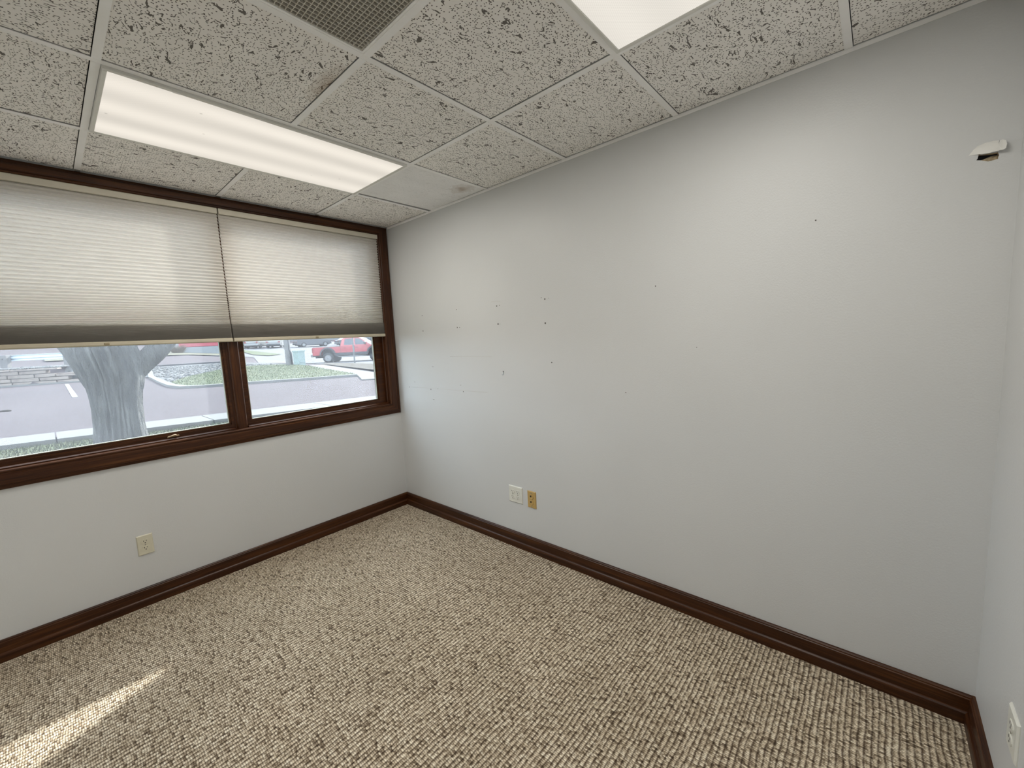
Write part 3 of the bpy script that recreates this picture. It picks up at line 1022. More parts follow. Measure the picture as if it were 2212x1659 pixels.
# island of grass and gravel
ICURB = [(1.1, 22.5), (0.47, 17.24), (0.13, 12.76), (0.0, 10.53), (0.07, 9.52), (0.35, 9.1), (0.74, 8.89), (1.27, 8.64), (2.17, 8.02), (3.49, 7.32)]
inn = []
for i, p in enumerate(ICURB):
    a = Vector(ICURB[max(i - 1, 0)])
    b = Vector(ICURB[min(i + 1, len(ICURB) - 1)])
    d = (b - a).normalized()
    nrm = Vector((-d.y, d.x))
    if nrm.dot(Vector((3, 16)) - Vector(p)) < 0:
        nrm = -nrm
    inn.append((p[0] + nrm.x * 0.17, p[1] + nrm.y * 0.17))
cm = MB()
for i in range(len(ICURB) - 1):
    quad = [ICURB[i], ICURB[i + 1], inn[i + 1], inn[i]]
    zz = [ter(*q_) for q_ in quad]
    cm.add([(q_[0], q_[1], z_ - 0.05) for q_, z_ in zip(quad, zz)] + [(q_[0], q_[1], z_ + 0.06) for q_, z_ in zip(quad, zz)],
           [(3, 2, 1, 0), (4, 5, 6, 7), (0, 1, 5, 4), (1, 2, 6, 5), (2, 3, 7, 6), (3, 0, 4, 7)])
tag(cm.build('curb_island', CONCRETE), 'curved concrete kerb around the grass island', 'kerb', kind='structure')
DIRT = [(0.30, 12.0), (1.15, 14.66), (1.92, 16.37), (3.04, 18.82), (4.89, 21.69)]
o = drape('lawn_island', inn[3:] + [(3.75, 8.1), (4.54, 11.36), (5.58, 15.4), (6.2, 19.0)] + DIRT[::-1], 0.05, LAWNM, 0.6)
tag(o, 'patchy green grass island beyond the parking lot', 'lawn', kind='structure')
GRAV = [inn[1], inn[2]] + DIRT + [(6.2, 19.0), (6.5, 20.5), (7.4, 31.0), (6.4, 33.2), (3.0, 33.4), (0.5, 32.0), (-1.2, 22.2), (-9.5, 25.8), (-9.5, wline(-9.5) + 0.25), (-1.15, wline(-1.15) + 0.25), (0.3, 17.9)]
o = drape('gravel_bed', GRAV, 0.03, GRAVELM, 0.6)
tag(o, 'bed of pale stones behind the kerb and the retaining wall', 'gravel', kind='structure')
# loose stones lying on the bed
random.seed(3)
ico = []
bm = bmesh.new()
bmesh.ops.create_icosphere(bm, subdivisions=1, radius=1)
bm.verts.index_update()
iv = [v.co.copy() for v in bm.verts]
if_ = [[v.index for v in f.verts] for f in bm.faces]
bm.free()
def inside(p, poly):
    c = False
    j = len(poly) - 1
    for i in range(len(poly)):
        if (poly[i][1] > p[1]) != (poly[j][1] > p[1]) and p[0] < (poly[j][0] - poly[i][0]) * (p[1] - poly[i][1]) / (poly[j][1] - poly[i][1]) + poly[i][0]:
            c = not c
        j = i
    return c
stn = MB()
cnt = 0
while cnt < 2600:
    if random.random() < 0.35:
        px_ = random.uniform(-6.5, -1.2)
        p = (px_, wline(px_) + random.uniform(0.6, 2.6))
    else:
        p = (random.uniform(0.3, 6), random.uniform(11, 31))
    if not inside(p, GRAV):
        continue
    r = random.uniform(0.025, 0.06) * (1 + 0.02 * p[1])
    z_ = ter(*p) + 0.03
    ang = random.random() * 6.28
    s_ = Matrix.Rotation(ang, 3, 'Z') @ Matrix.Diagonal((r, r * random.uniform(0.6, 1), r * random.uniform(0.45, 0.8)))
    stn.add([(s_ @ v) + Vector((p[0], p[1], z_ + r * 0.2)) for v in iv], if_)
    cnt += 1
tag(stn.build('gravel_stones', mat_ground('stone_mix', [(0.35, (0.14, 0.14, 0.15)), (0.5, (0.38, 0.38, 0.38)), (0.65, (0.62, 0.62, 0.62))], 3.0, 4)), 'loose pale and dark stones on the gravel bed', 'stones', kind='stuff')
# grass blades on the two lawns
bl = MB()
random.seed(5)
ISL = inn[3:] + [(3.75, 8.1), (4.54, 11.36), (5.58, 15.4), (6.2, 19.0)] + DIRT[::-1]
def blade(x_, y_, h, base):
    a = random.random() * PI
    wd = 0.006 * (1 + h * 4)
    dx, dy = math.cos(a) * wd, math.sin(a) * wd
    lx, ly = random.uniform(-0.5, 0.5) * h, random.uniform(-0.5, 0.5) * h
    z_ = ter(x_, y_) + base
    bl.add([(x_ - dx, y_ - dy, z_), (x_ + dx, y_ + dy, z_), (x_ + lx, y_ + ly, z_ + h)], [(0, 1, 2)])
c_ = 0
while c_ < 9000:
    p = (random.uniform(0, 6), random.uniform(7, 20))
    if inside(p, ISL):
        blade(p[0], p[1], random.uniform(0.025, 0.055), 0.045)
        c_ += 1
for _ in range(9000):
    x_ = random.uniform(-3.4, 0.8)
    y_ = random.uniform(1.6, kf(x_) - 0.01)
    blade(x_, y_, random.uniform(0.015, 0.035), 0.01)
tag(bl.build('grass_blades', mat_ground('blade_green', [(0.35, (0.15, 0.21, 0.09)), (0.5, (0.25, 0.30, 0.16)), (0.68, (0.42, 0.41, 0.28))], 3.0, 4)), 'short green and straw grass blades', 'grass', kind='stuff')
# parking stripe and gutter
def slab(name, pts, off, th, mat, label, cat):
    m = MB()
    zz = [ter(*p) for p in pts]
    k_ = len(pts)
    m.add([(p[0], p[1], z_ + off - th) for p, z_ in zip(pts, zz)] + [(p[0], p[1], z_ + off) for p, z_ in zip(pts, zz)],
          [tuple(range(k_))[::-1], tuple(range(k_, 2 * k_))] + [(i, (i + 1) % k_, k_ + (i + 1) % k_, k_ + i) for i in range(k_)])
    o_ = m.build(name, mat)
    tag(o_, label, cat, kind='structure')
    return o_
slab('pavement_marking', [(-1.715, 10.1), (-1.625, 10.1), (-1.57, 17.5), (-1.66, 17.6)], 0.008, 0.006, plain('road_paint', (0.55, 0.55, 0.54), 0.8), 'white parking stripe left of the tree', 'parking stripe')
slab('curb_gutter', [(-9, wline(-9) - 0.22), (-0.9, wline(-0.9) - 0.22), (-0.9, wline(-0.9) - 0.02), (-9, wline(-9) - 0.02)], 0.05, 0.1, CONCRETE, 'pale concrete gutter along the foot of the stone wall', 'kerb')
# street furniture surfaces beyond
o = drape('sidewalk_cross', [(3.2, 5.75), (4.3, 7.85), (6.3, 15.6), (6.0, 16.4), (5.65, 15.4), (4.6, 11.3), (3.7, 7.9), (3.45, 7.2), (2.9, 6.0)], 0.03, CONCRETE, 0.5, 0.05)
tag(o, 'pale sidewalk right of the grass island', 'sidewalk', kind='structure')
o = drape('mulch_bed', [(6.35, 15.7), (6.74, 16.6), (7.4, 15.2), (6.5, 11.3), (6.0, 8.0), (4.5, 7.8)], 0.06, MULCHM, 0.5)
tag(o, 'strip of brown mulch in front of the red pickup', 'mulch', kind='structure')
o = drape('street_far', [(6.8, 17.2), (8.2, 14.0), (30, 20), (60, 60), (45, 75), (10, 75), (9.5, 55), (12, 44), (9, 33)], 0.03, mat_ground('pale_street', [(0.3, (0.32, 0.32, 0.35)), (0.7, (0.40, 0.40, 0.42))], 0.3, 6, grain=0.08, gscale=10), 2.0)
tag(o, 'pale concrete street and driveway beyond the grass', 'street', kind='structure')
o = drape('lawn_far', [(13.5, 44.3), (15.2, 45.7), (15.3, 58.5), (13.9, 54.0), (13.0, 47.5)], 0.10, LAWNM, 1.0)
tag(o, 'narrow grass strip across the street', 'lawn', kind='structure')
o = drape('lawn_sign', [(-2, 47), (6.0, 46.6), (9.6, 46.4), (12, 47.5), (11.5, 58), (-2, 60)], 0.10, mat_ground('dry_lawn', [(0.35, (0.28, 0.27, 0.18)), (0.7, (0.42, 0.40, 0.30))], 1.5, 6, grain=0.2, gscale=12), 1.5)
tag(o, 'dry straw-coloured grass around the red sign', 'lawn', kind='structure')
slab('curb_street', [(-20, 46.2), (9.8, 46.0), (9.8, 46.4), (-20, 46.6)], 0.12, 0.16, plain('dark_curb', (0.17, 0.17, 0.19), 0.9), 'dark street kerb in front of the red sign', 'kerb')
slab('curb_near_street', [(0.6, 32.2), (3.0, 33.6), (7.0, 33.3), (7.0, 33.5), (3.0, 33.8), (0.4, 32.4)], 0.12, 0.16, plain('dark_curb', (0.17, 0.17, 0.19), 0.9), 'dark kerb line behind the grass island', 'kerb')

# ------------------------------------------------------------------ stone retaining wall
rw = empty('retaining_wall', (-1.0, wline(-1.0), 0.6), kind='structure', label='low retaining wall of rough stone blocks', cat='retaining wall')
du = Vector((1, -0.408)).normalized()
rot_w = math.atan2(du.y, du.x)
random.seed(11)
STONE = mat_ground('buff_stone', [(0.3, (0.52, 0.43, 0.39)), (0.5, (0.72, 0.61, 0.55)), (0.72, (0.88, 0.76, 0.68))], 3.0, 6, grain=0.15, gscale=25, bump=0.6, bscale=18)
for rrow in range(4):
    s0 = 0.15 + (rrow % 2) * 0.35
    z0 = 0.60 + rrow * 0.128 + 0.004
    sl_ = s0 + (0.55 if rrow == 3 else 0.0)
    while sl_ < 8.6:
        ln_ = random.uniform(0.52, 0.86)
        mb = MB().cbox(-ln_ / 2 + 0.012, ln_ / 2 - 0.012, -0.14, 0.14, 0.0, 0.113, 0.014)
        mb.v = [(a, b + random.uniform(-0.012, 0.012), c) for a, b, c in mb.v]
        c_xy = Vector((-1.0, wline(-1.0))) - du * (sl_ + ln_ / 2)
        nb = mb.build('stone_block', STONE, rw, (c_xy.x + 1.0, c_xy.y - wline(-1.0) + 0.15, z0 - 0.6), rot_w)
        sl_ += ln_
sl_ = 0.75
while sl_ < 8.6:
    ln_ = 1.2
    mb = MB().cbox(-ln_ / 2 + 0.004, ln_ / 2 - 0.004, -0.17, 0.15, 0.0, 0.05, 0.008)
    c_xy = Vector((-1.0, wline(-1.0))) - du * (sl_ + ln_ / 2)
    mb.build('cap_stone', STONE, rw, (c_xy.x + 1.0, c_xy.y - wline(-1.0) + 0.15, 0.516), rot_w)
    sl_ += ln_

# ------------------------------------------------------------------ guard rail
ga, gb = Vector((-1.40, 20.3)), Vector((-3.0, 21.5))
gdir = (gb - ga).normalized()
grt = math.atan2(-gdir.y, -gdir.x)
grz = ter(-2.4, 21.5)
gr = empty('guard_rail', (ga.x, ga.y, grz), label='steel guard rail on weathered wooden posts above the stone wall', cat='guard rail')
WPOST = mat_ground('weathered_post', [(0.3, (0.40, 0.39, 0.40)), (0.7, (0.60, 0.58, 0.58))], 4.0, 5, grain=0.2, gscale=30)
for k_ in range(4):
    p = gdir * ((gb - ga).length * k_)
    MB().cbox(-0.11, 0.11, -0.10, 0.10, -0.25, 0.56, 0.012).build('post', WPOST, gr, (p.x, p.y, 0), grt)
    q_ = MB().lathe([(0.022, -0.112), (0.022, -0.10)], 10, 'y', (0, 0, 0.42))
    q_.build('bolt', plain('bolt_dark', (0.10, 0.10, 0.12), 0.5, 0.4), gr, (p.x, p.y, 0), grt)
nrm = Vector((gdir.y, -gdir.x))
if nrm.y < 0:
    nrm = -nrm
prof = [(0.0, 0.335), (0.045, 0.365), (0.045, 0.400), (0.0, 0.43), (0.0, 0.455), (0.045, 0.485), (0.045, 0.520), (0.0, 0.55), (0.012, 0.555), (0.057, 0.52), (0.057, 0.48), (0.012, 0.453), (0.012, 0.432), (0.057, 0.405), (0.057, 0.36), (0.012, 0.33)]
rl = MB()
aa, b2 = -gdir * 0.10 + nrm * 0.11, gdir * 6.8 + nrm * 0.11
vs_ = [(base.x + nrm.x * d, base.y + nrm.y * d, z_) for base in (aa, b2) for d, z_ in prof]
k_ = len(prof)
rl.add(vs_, [(i, (i + 1) % k_, k_ + (i + 1) % k_, k_ + i) for i in range(k_)] + [tuple(range(k_))[::-1], tuple(range(k_, 2 * k_))])
rl.build('rail_beam', STEEL, gr)

# ------------------------------------------------------------------ tree
def limb(pts, rads, seg, seed, rough=0.035, sub=5):
    """bark-ridged tube along a smoothed path"""
    P = [Vector(p) for p in pts]
    path, rr = [], []
    for i in range(len(P) - 1):
        p0, p1, p2, p3 = P[max(i - 1, 0)], P[i], P[i + 1], P[min(i + 2, len(P) - 1)]
        for s in range(sub):
            t_ = s / sub
            path.append(0.5 * ((2 * p1) + (p2 - p0) * t_ + (2 * p0 - 5 * p1 + 4 * p2 - p3) * t_ ** 2 + (-p0 + 3 * p1 - 3 * p2 + p3) * t_ ** 3))
            rr.append(rads[i] * (1 - t_) + rads[i + 1] * t_)
    path.append(P[-1])
    rr.append(rads[-1])
    mb = MB().tube(path, rr, seg)
    out = []
    ns = len(path)
    for i in range(ns):
        for k_ in range(seg):
            v = Vector(mb.v[i * seg + k_])
            rad = v - path[i]
            a = k_ / seg * 2 * PI
            rid = noise.noise(Vector((math.cos(a) * 4 + seed, math.sin(a) * 4, path[i].z * 1.3))) * 0.7
            wv_ = noise.noise(Vector((math.cos(a) * 9 + seed, math.sin(a) * 9, path[i].z * 2.0)))
            rid += min(abs(wv_) * 3.0, 0.8) - 0.5
            out.append(path[i] + rad * (1 + rough * rid * 1.6))
    mb.v = [tuple(v) for v in out]
    return mb
TX, TY = -1.613, 2.40
tree = empty('tree', (TX, TY, 0.60), label='thick grey tree trunk forking just outside the left pane', cat='tree')
limb([(0.0, 0, -0.12), (0.0, 0, 0.0), (0.003, 0, 0.17), (0.008, 0, 0.36), (0.012, 0, 0.50), (0.015, 0, 0.63), (0.0, 0.0, 0.76), (-0.03, 0.0, 0.92), (-0.05, 0.0, 1.05)],
     [0.245, 0.200, 0.181, 0.180, 0.192, 0.214, 0.232, 0.235, 0.20], 160, 1.0, 0.075, 10).build('trunk', BARK, tree)
limb([(0.06, 0.03, 0.48), (0.13, 0.02, 0.62), (0.225, 0.0, 0.75), (0.34, -0.01, 0.87), (0.45, -0.01, 1.02), (0.62, 0.0, 1.35), (0.8, 0.1, 1.9), (1.0, 0.2, 2.7)],
     [0.06, 0.085, 0.092, 0.095, 0.098, 0.09, 0.075, 0.05], 48, 5.0, 0.05, 6).build('limb', BARK, tree)
limb([(-0.04, 0.0, 0.62), (-0.10, 0.01, 0.82), (-0.17, 0.02, 1.0), (-0.28, 0.05, 1.3), (-0.5, 0.15, 1.9), (-0.75, 0.3, 2.8)], [0.12, 0.165, 0.16, 0.14, 0.11, 0.07], 48, 9.0, 0.05, 6).build('limb', BARK, tree)
limb([(0.02, 0.05, 0.62), (0.05, 0.07, 0.85), (0.06, 0.10, 1.1), (0.08, 0.2, 1.6), (0.05, 0.4, 2.4), (0.1, 0.5, 3.4)], [0.13, 0.15, 0.14, 0.12, 0.09, 0.05], 48, 13.0, 0.05, 6).build('limb', BARK, tree)

shrub = empty('bare_shrub', (-2.85, 1.15, 0.62), label='bare dark twig with a swollen bud poking in at the left edge', cat='twig')
TWIG = plain('twig_brown', (0.075, 0.05, 0.04), 0.8)
limb([(0, 0, -0.05), (0.03, 0, 0.25), (0.10, -0.01, 0.42), (0.30, -0.03, 0.495), (0.47, -0.045, 0.505), (0.60, -0.05, 0.508)], [0.012, 0.011, 0.008, 0.006, 0.0048, 0.0042], 10, 2.0, 0.02, 5).build('twig', TWIG, shrub)
limb([(0.59, -0.05, 0.508), (0.61, -0.05, 0.509), (0.628, -0.05, 0.508), (0.642, -0.05, 0.506)], [0.004, 0.0075, 0.0075, 0.002], 10, 3.0, 0.02, 5).build('bud', TWIG, shrub)
limb([(0, 0, -0.05), (-0.05, 0.02, 0.3), (-0.15, 0.03, 0.7), (-0.2, 0.05, 1.1)], [0.012, 0.01, 0.008, 0.004], 10, 4.0, 0.02, 5).build('twig', TWIG, shrub)

# ------------------------------------------------------------------ pole, pedestal, sign post, red sign
pz = ter(5.78, 18.18)
po = empty('utility_pole', (5.78, 18.18, pz), label='grey wooden utility pole beside the pale green cabinet', cat='pole')
limb([(0, 0, -0.2), (0.0, 0, 1.5), (0.02, 0, 4), (0.03, 0, 8)], [0.135, 0.13, 0.115, 0.095], 24, 7.0, 0.02, 5).build('shaft', mat_ground('pole_wood', [(0.3, (0.36, 0.36, 0.37)), (0.7, (0.60, 0.60, 0.61))], 3, 5, grain=0.2), po)
MB().tube([(0.09, -0.115, 0.0), (0.085, -0.115, 0.62), (0.02, -0.125, 0.78), (0.02, -0.125, 2.4)], [0.05, 0.048, 0.03, 0.026], 12).build('dark_tube', plain('tube_dark_grey', (0.10, 0.105, 0.12), 0.7), po)  # dark tube up one side of the pole, thicker near the ground
pd = empty('utility_pedestal', (6.05, 17.62, ter(6.05, 17.62)), 0.4, label='pale green utility cabinet standing right of the pole', cat='utility cabinet')
GREENP = plain('pale_green_paint', (0.62, 0.82, 0.80), 0.6)
m = MB().prism([(-0.20, -0.16), (0.20, -0.16), (0.20, 0.16), (-0.20, 0.16)], 0.0, 0.66, 'z')
m.v = [(a * (1 - 0.08 * (0.66 - c)), b, c) for a, b, c in m.v]
m.build('cabinet', GREENP, pd)
MB().prism([(-0.22, -0.18), (0.22, -0.18), (0.22, 0.18), (-0.22, 0.18)], 0.66, 0.72, 'z').build('lid', GREENP, pd)
MB().box(-0.185, 0.185, -0.168, -0.16, 0.13, 0.15).build('seam', plain('seam_green', (0.20, 0.28, 0.27), 0.7), pd)
sp = empty('sign_post', (7.20, 14.5, ter(7.20, 14.5)), label='slim pale steel sign post in front of the red pickup', cat='post')
MB().prism([(-0.035, -0.012), (-0.035, 0.0), (-0.012, 0.022), (0.012, 0.022), (0.035, 0.0), (0.035, -0.012), (0.010, 0.010), (-0.010, 0.010)], -0.3, 2.3, 'z').build('channel', plain('post_zinc', (0.52, 0.56, 0.58), 0.5, 0.3), sp)
MB().box(-0.22, 0.22, -0.018, -0.012, 1.75, 2.3).build('sign_plate', plain('sign_white', (0.6, 0.6, 0.6), 0.5), sp, None, 0.6)
sg = empty('monument_sign', (9.4, 52.3, ter(9.4, 52.3)), -0.02, label='grey monument sign with a red band across the street', cat='sign')
MB().cbox(-1.75, 1.9, -0.25, 0.25, -0.3, 0.80, 0.02).build('plinth', plain('sign_grey', (0.60, 0.64, 0.68), 0.8), sg)
MB().cbox(-1.80, 1.95, -0.28, 0.28, 0.80, 2.2, 0.03).build('red_band', plain('sign_red', (0.95, 0.10, 0.16), 0.5), sg)
tf = empty('grass_tuft', (7.2, 51.0, ter(7.2, 51.0)), label='tan ornamental grass clump left of the monument sign', cat='grass clump')
tm = MB()
random.seed(21)
for _ in range(260):
    a = random.random() * 2 * PI
    rr_ = random.random() ** 0.5 * 0.35
    h = random.uniform(0.5, 1.0)
    out_ = random.uniform(0.3, 0.75)
    b0 = (math.cos(a) * rr_, math.sin(a) * rr_, 0)
    t0 = (b0[0] + math.cos(a) * out_, b0[1] + math.sin(a) * out_, h)
    tm.add([(b0[0] - 0.03, b0[1], 0), (b0[0] + 0.03, b0[1], 0), t0], [(0, 1, 2)])
tm.build('stems', plain('straw_tan', (0.34, 0.26, 0.17), 0.9, var=0.25, vscale=3), tf)

# ------------------------------------------------------------------ vehicles
TYRE = plain('tyre_black', (0.035, 0.038, 0.045), 0.85)
RIM = plain('alloy_rim', (0.62, 0.64, 0.66), 0.35, 0.5)
CARGLASS = plain('tinted_car_glass', (0.10, 0.14, 0.20), 0.12, 0.0, 0.6)
CLAD = plain('grey_cladding', (0.075, 0.09, 0.11), 0.7)
CHROME = plain('bumper_chrome', (0.55, 0.57, 0.58), 0.3, 0.7)
HEADL = plain('lamp_clear', (0.75, 0.75, 0.72), 0.2)
TAILR = plain('lamp_red', (0.55, 0.03, 0.03), 0.25)

def wheel(root, x, y, r, wd, side, spokes=8):
    t_ = MB().lathe([(r * 0.60, -wd / 2), (r * 0.93, -wd / 2), (r, -wd / 2 + 0.03), (r, wd / 2 - 0.03), (r * 0.93, wd / 2), (r * 0.60, wd / 2)], 28, 'y')
    t_ = t_.build('wheel', TYRE, root, (x, y, r))
    d = side * wd / 2
    m_ = MB().lathe([(r * 0.62, d * 0.70), (r * 0.62, d * 1.06), (r * 0.55, d * 1.08), (r * 0.53, d * 1.02)], 24, 'y')
    m_.lathe([(r * 0.15, d * 0.7), (r * 0.15, d * 1.06), (r * 0.06, d * 1.08)], 12, 'y')
    for k_ in range(spokes):
        a = k_ * 2 * PI / spokes
        ca, sa = math.cos(a), math.sin(a)
        w_ = r * 0.075
        m_.add([(ca * r0 - sa * s * w_, yy, sa * r0 + ca * s * w_) for yy in (d * 1.0, d * 1.06) for r0 in (r * 0.1, r * 0.56) for s in (-1, 1)],
               [(0, 1, 3, 2), (4, 6, 7, 5), (0, 4, 5, 1), (2, 3, 7, 6), (0, 2, 6, 4), (1, 5, 7, 3)])
    m_.build('rim', RIM, t_)

def arch(cx, r, z0, n_=9):
    """points of a wheel-arch cut from right to left going over the wheel"""
    return [(cx + r * math.cos(PI * k_ / (n_ - 1)), z0 + r * math.sin(PI * k_ / (n_ - 1))) for k_ in range(n_)]

def tapered(mb, poly, y_bot, y_top, z_bot, z_top):
    """closed solid whose half width shrinks with height"""
    k_ = len(poly)
    def hw(z_):
        return y_bot + (y_top - y_bot) * (z_ - z_bot) / (z_top - z_bot)
    vs__ = [(x_, -hw(z_), z_) for x_, z_ in poly] + [(x_, hw(z_), z_) for x_, z_ in poly]
    mb.add(vs__, [tuple(range(k_))[::-1], tuple(range(k_, 2 * k_))] + [(i, (i + 1) % k_, k_ + (i + 1) % k_, k_ + i) for i in range(k_)])
    return hw

def side_pane(root, poly, hw, name='side_window', mat=None, out=0.012, thick=0.02):
    for s in (-1, 1):
        k_ = len(poly)
        vs__ = [(x_, s * (hw(z_) + out), z_) for x_, z_ in poly] + [(x_, s * (hw(z_) + out - thick), z_) for x_, z_ in poly]
        MB().add(vs__, [tuple(range(k_)), tuple(range(k_, 2 * k_))[::-1]] + [(i, (i + 1) % k_, k_ + (i + 1) % k_, k_ + i) for i in range(k_)]).build(name, mat or CARGLASS, root)

# red crew-cab pickup; local x points to its nose, origin under the rear axle
tk_yaw = math.atan2(-0.70, 0.71)
TKX, TKY = 13.35, 29.75
tk = empty('pickup_truck', (TKX, TKY, ter(TKX, TKY) - 0.01), tk_yaw, label='red crew-cab pickup parked beyond the sign post', cat='truck')
RED = plain('truck_red', (0.95, 0.10, 0.13), 0.28, 0.0, 0.5, var=0.03, Coat_Weight=0.4)
body = MB()
low = 0.62
poly = [(-1.15, low + 0.02), (-0.52, low)] + arch(0.0, 0.52, low)[::-1] + [(0.52, low), (3.08, low)] + arch(3.6, 0.52, low)[::-1] + [(4.12, low), (4.55, low + 0.05),
        (4.58, 1.02), (4.40, 1.16), (3.25, 1.30), (1.00, 1.30), (0.98, 1.25), (-1.13, 1.25), (-1.17, 1.10)]
body.prism(poly, -0.97, 0.97, 'y')
bd = body.build('body', RED, tk)
cab = MB()
hw = tapered(cab, [(0.98, 1.28), (1.12, 1.84), (1.25, 1.90), (2.35, 1.91), (2.50, 1.87), (3.28, 1.29)], 0.93, 0.76, 1.28, 1.90)
cab.build('cab', RED, tk)
side_pane(tk, [(1.27, 1.36), (1.33, 1.79), (1.42, 1.83), (1.99, 1.84), (2.01, 1.36)], hw)
side_pane(tk, [(2.12, 1.36), (2.10, 1.84), (2.38, 1.83), (2.55, 1.76), (2.98, 1.42), (2.98, 1.36)], hw)
ws = MB().add([(3.30, -0.80, 1.32), (3.30, 0.80, 1.32), (2.53, 0.70, 1.86), (2.53, -0.70, 1.86), (3.27, -0.80, 1.31), (3.27, 0.80, 1.31), (2.50, 0.70, 1.85), (2.50, -0.70, 1.85)],
              [(0, 1, 2, 3), (7, 6, 5, 4), (0, 4, 5, 1), (1, 5, 6, 2), (2, 6, 7, 3), (3, 7, 4, 0)])
ws.build('windshield', CARGLASS, tk)
MB().cbox(-1.12, 0.95, -0.90, 0.90, 1.252, 1.285, 0.01).build('bed_cover', plain('pale_bed_cover', (0.50, 0.50, 0.47), 0.6), tk)
for s in (-1, 1):
    MB().cbox(0.55, 3.06, s * 0.975 - 0.02, s * 0.975 + 0.02, 0.56, 0.78, 0.01).build('lower_cladding', CLAD, tk)
    MB().tube([(0.75, s * 0.98, 0.50), (0.85, s * 1.05, 0.47), (2.8, s * 1.05, 0.47), (2.9, s * 0.98, 0.50)], 0.04, 8).build('running_board', CHROME, tk)
    for cx in (0.0, 3.6):
        fa = MB()
        ou, ii = arch(cx, 0.62, low, 15), arch(cx, 0.50, low, 15)
        k_ = len(ou)
        vs__ = [(x_, s * 1.015, z_) for x_, z_ in ou] + [(x_, s * 1.03, z_) for x_, z_ in ii] + [(x_, s * 0.95, z_) for x_, z_ in ou] + [(x_, s * 0.93, z_) for x_, z_ in ii]
        fs = []
        for i in range(k_ - 1):
            fs += [(i, i + 1, k_ + i + 1, k_ + i), (2 * k_ + i, 3 * k_ + i, 3 * k_ + i + 1, 2 * k_ + i + 1), (i, 2 * k_ + i, 2 * k_ + i + 1, i + 1), (k_ + i, k_ + i + 1, 3 * k_ + i + 1, 3 * k_ + i)]
        fa.add(vs__, fs)
        fa.build('fender_flare', CLAD, tk)
        wheel(tk, cx, s * 0.86, 0.40, 0.26, s)
    MB().cbox(-1.19, -1.05, s * 0.91 - 0.07, s * 0.91 + 0.075, 0.86, 1.20, 0.02).build('tail_lamp', TAILR, tk)
    MB().cbox(-1.195, -1.045, s * 0.91 - 0.06, s * 0.91 + 0.078, 0.90, 0.95, 0.01).build('reverse_lamp', HEADL, tk)
    mr = MB().cbox(2.84, 2.96, s * 1.02 - 0.12, s * 1.02 + 0.12, 1.36, 1.56, 0.03)
    mr.build('door_mirror', plain('mirror_shell', (0.15, 0.16, 0.17), 0.4), tk)
    for hx_ in (1.22, 2.16):
        MB().cbox(hx_, hx_ + 0.2, s * 0.985 - 0.02, s * 0.985 + 0.02, 1.12, 1.16, 0.01).build('door_handle', plain('handle_dark_red', (0.14, 0.02, 0.025), 0.4), tk)
    for hx_ in (0.985, 2.06, 3.05):
        MB().box(hx_, hx_ + 0.018, s * 0.975 - 0.008, s * 0.975 + 0.004, 0.80, 1.29).build('door_seam', plain('seam_dark', (0.05, 0.01, 0.012), 0.6), tk)
MB().cbox(-1.32, -1.14, -0.95, 0.95, 0.52, 0.72, 0.03).build('rear_bumper', CHROME, tk)
MB().cbox(4.55, 4.70, -0.95, 0.95, 0.48, 0.74, 0.03).build('front_bumper', CHROME, tk)
MB().box(-1.05, 4.4, -0.70, 0.70, 0.42, 1.20).build('chassis', plain('chassis_black', (0.03, 0.03, 0.035), 0.9), tk)

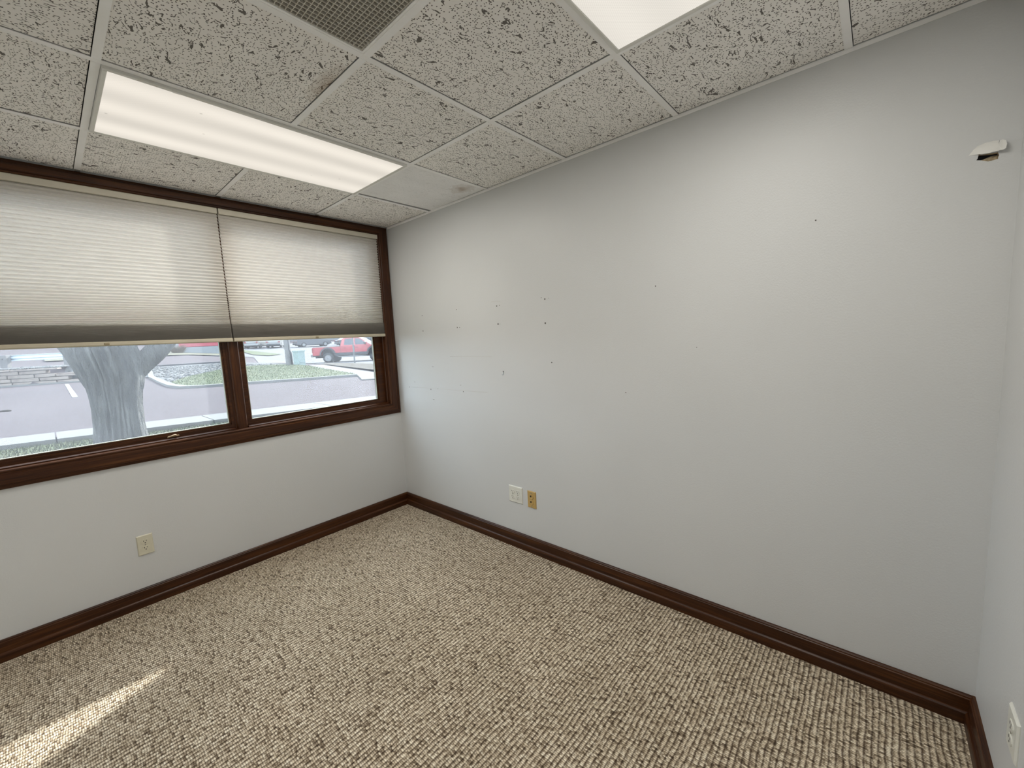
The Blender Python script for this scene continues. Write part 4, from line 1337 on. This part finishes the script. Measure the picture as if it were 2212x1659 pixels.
def car(x_, y_, yaw, col, matname, label, suv=False, L_=4.6):
    root = empty('suv' if suv else 'car', (x_, y_, ter(x_, y_)), yaw, label=label, cat='suv' if suv else 'car', group='vehicles parked across the street')
    paint = plain(matname, col, 0.3, 0.0, 0.5, var=0.03)
    h = 1.72 if suv else 1.45
    hl = L_ / 2
    belt = 1.05 if suv else 0.92
    fx, rx = hl - 0.88, -hl + 0.95
    b = MB()
    pl_ = [(-hl, 0.42), (rx - 0.40, 0.30)] + arch(rx, 0.37, 0.32)[::-1] + [(rx + 0.4, 0.30), (fx - 0.4, 0.30)] + arch(fx, 0.37, 0.32)[::-1] + [(fx + 0.4, 0.32), (hl, 0.42), (hl, 0.74), (hl - 0.15, 0.86),
           (hl - 1.25, belt), (-hl + 0.05, belt), (-hl - 0.02, 0.85)]
    b.prism(pl_, -0.9, 0.9, 'y')
    b.build('body', paint, root)
    c_m = MB()
    if suv:
        cp = [(-hl + 0.05, belt - 0.02), (-hl + 0.22, h - 0.06), (-hl + 0.4, h), (0.35, h), (0.55, h - 0.05), (hl - 1.2, belt - 0.02)]
    else:
        cp = [(-hl + 0.35, belt - 0.02), (-hl + 1.1, h - 0.05), (-hl + 1.35, h), (0.25, h), (0.45, h - 0.04), (hl - 1.25, belt - 0.02)]
    hw_ = tapered(c_m, cp, 0.86, 0.68, belt, h)
    c_m.build('cabin', paint, root)
    r0 = cp[0][0] + (0.28 if suv else 0.55)
    side_pane(root, [(r0, belt + 0.06), (r0 + (0.08 if suv else 0.45), h - 0.12), (-0.15, h - 0.10), (-0.13, belt + 0.06)], hw_)
    side_pane(root, [(-0.05, belt + 0.06), (-0.06, h - 0.10), (0.32, h - 0.12), (hl - 1.38, belt + 0.06)], hw_)
    a0, a1 = cp[0], cp[1]
    for (p0, p1, nm, sx_) in ((cp[0], cp[1], 'rear_window', -1), (cp[5], cp[4], 'windshield', 1)):
        m_ = MB()
        q0 = (p0[0] * 0.85 + p1[0] * 0.15, p0[1] * 0.85 + p1[1] * 0.15)
        q1 = (p0[0] * 0.12 + p1[0] * 0.88, p0[1] * 0.12 + p1[1] * 0.88)
        e = sx_ * 0.02
        v8 = []
        for dx in (e, -e):
            v8 += [(q0[0] + dx, -hw_(q0[1]) * 0.9, q0[1]), (q0[0] + dx, hw_(q0[1]) * 0.9, q0[1]), (q1[0] + dx, hw_(q1[1]) * 0.9, q1[1]), (q1[0] + dx, -hw_(q1[1]) * 0.9, q1[1])]
        m_.add(v8, [(0, 1, 2, 3), (7, 6, 5, 4), (0, 4, 5, 1), (1, 5, 6, 2), (2, 6, 7, 3), (3, 7, 4, 0)])
        m_.build(nm, CARGLASS, root)
    for s in (-1, 1):
        for cx in (rx, fx):
            wheel(root, cx, s * 0.80, 0.34, 0.22, s, 6)
        MB().cbox(-hl - 0.03, -hl + 0.12, s * 0.74 - 0.13, s * 0.74 + 0.14, 0.72, 0.92, 0.02).build('tail_lamp', TAILR, root)
        MB().cbox(hl - 0.14, hl + 0.02, s * 0.70 - 0.16, s * 0.70 + 0.16, 0.62, 0.76, 0.02).build('headlamp', HEADL, root)
    MB().cbox(-hl - 0.07, -hl + 0.1, -0.86, 0.86, 0.38, 0.56, 0.03).build('rear_bumper', CLAD if suv else paint, root)
    MB().cbox(hl - 0.1, hl + 0.07, -0.86, 0.86, 0.36, 0.54, 0.03).build('front_bumper', CLAD if suv else paint, root)
    MB().box(-hl + 0.2, hl - 0.2, -0.7, 0.7, 0.24, 0.5).build('underbody', plain('chassis_black', (0.03, 0.03, 0.035), 0.9), root)
    return root
AW = math.atan2(0.92, 0.38)
car(17.5, 66.4, AW - 0.25, (0.10, 0.12, 0.17), 'paint_navy', 'dark blue car seen from behind, first in the parked row')
car(18.6, 64.0, AW - 0.25, (0.60, 0.62, 0.63), 'paint_silver', 'pale silver car between the dark blue car and the white suv')
car(20.6, 62.6, AW - 0.1, (0.70, 0.72, 0.72), 'paint_white', 'white suv seen from behind, left of the utility pole', True, 4.8)
car(24.9, 60.6, AW - 1.25, (0.16, 0.17, 0.21), 'paint_graphite', 'graphite suv just right of the utility pole', True, 4.9)
car(29.6, 57.6, AW - 1.3, (0.11, 0.125, 0.155), 'paint_slate', 'dark slate car left of the red pickup roof')
car(32.8, 62.5, AW - 1.3, (0.13, 0.15, 0.18), 'paint_charcoal', 'charcoal suv partly behind the red pickup cab', True, 4.8)
car(9.3, 60.5, AW - 1.2, (0.66, 0.68, 0.70), 'paint_pearl', 'white car half hidden behind the tree limb')

bl_ = empty('building', (30, 88, ter(30, 88)), -0.15, label='long low pale grey building behind the parked cars', cat='building')
MB().box(-45, 30, 0, 12, -1.5, 6.5).build('wall', plain('building_grey', (0.42, 0.44, 0.47), 0.8), bl_)
MB().box(-45.5, 30.5, -0.6, 12.5, 6.5, 7.0).build('roof', plain('building_roof', (0.25, 0.26, 0.28), 0.8), bl_)
for k_ in range(9):
    wd_ = MB().box(-1.6, 1.6, -0.06, 0.02, 0.6, 3.6).build('window', CLAD, bl_, (-40 + k_ * 8, 0, 0))
    MB().box(-1.45, 1.45, -0.09, -0.05, 0.75, 3.45).build('pane', CARGLASS, wd_)
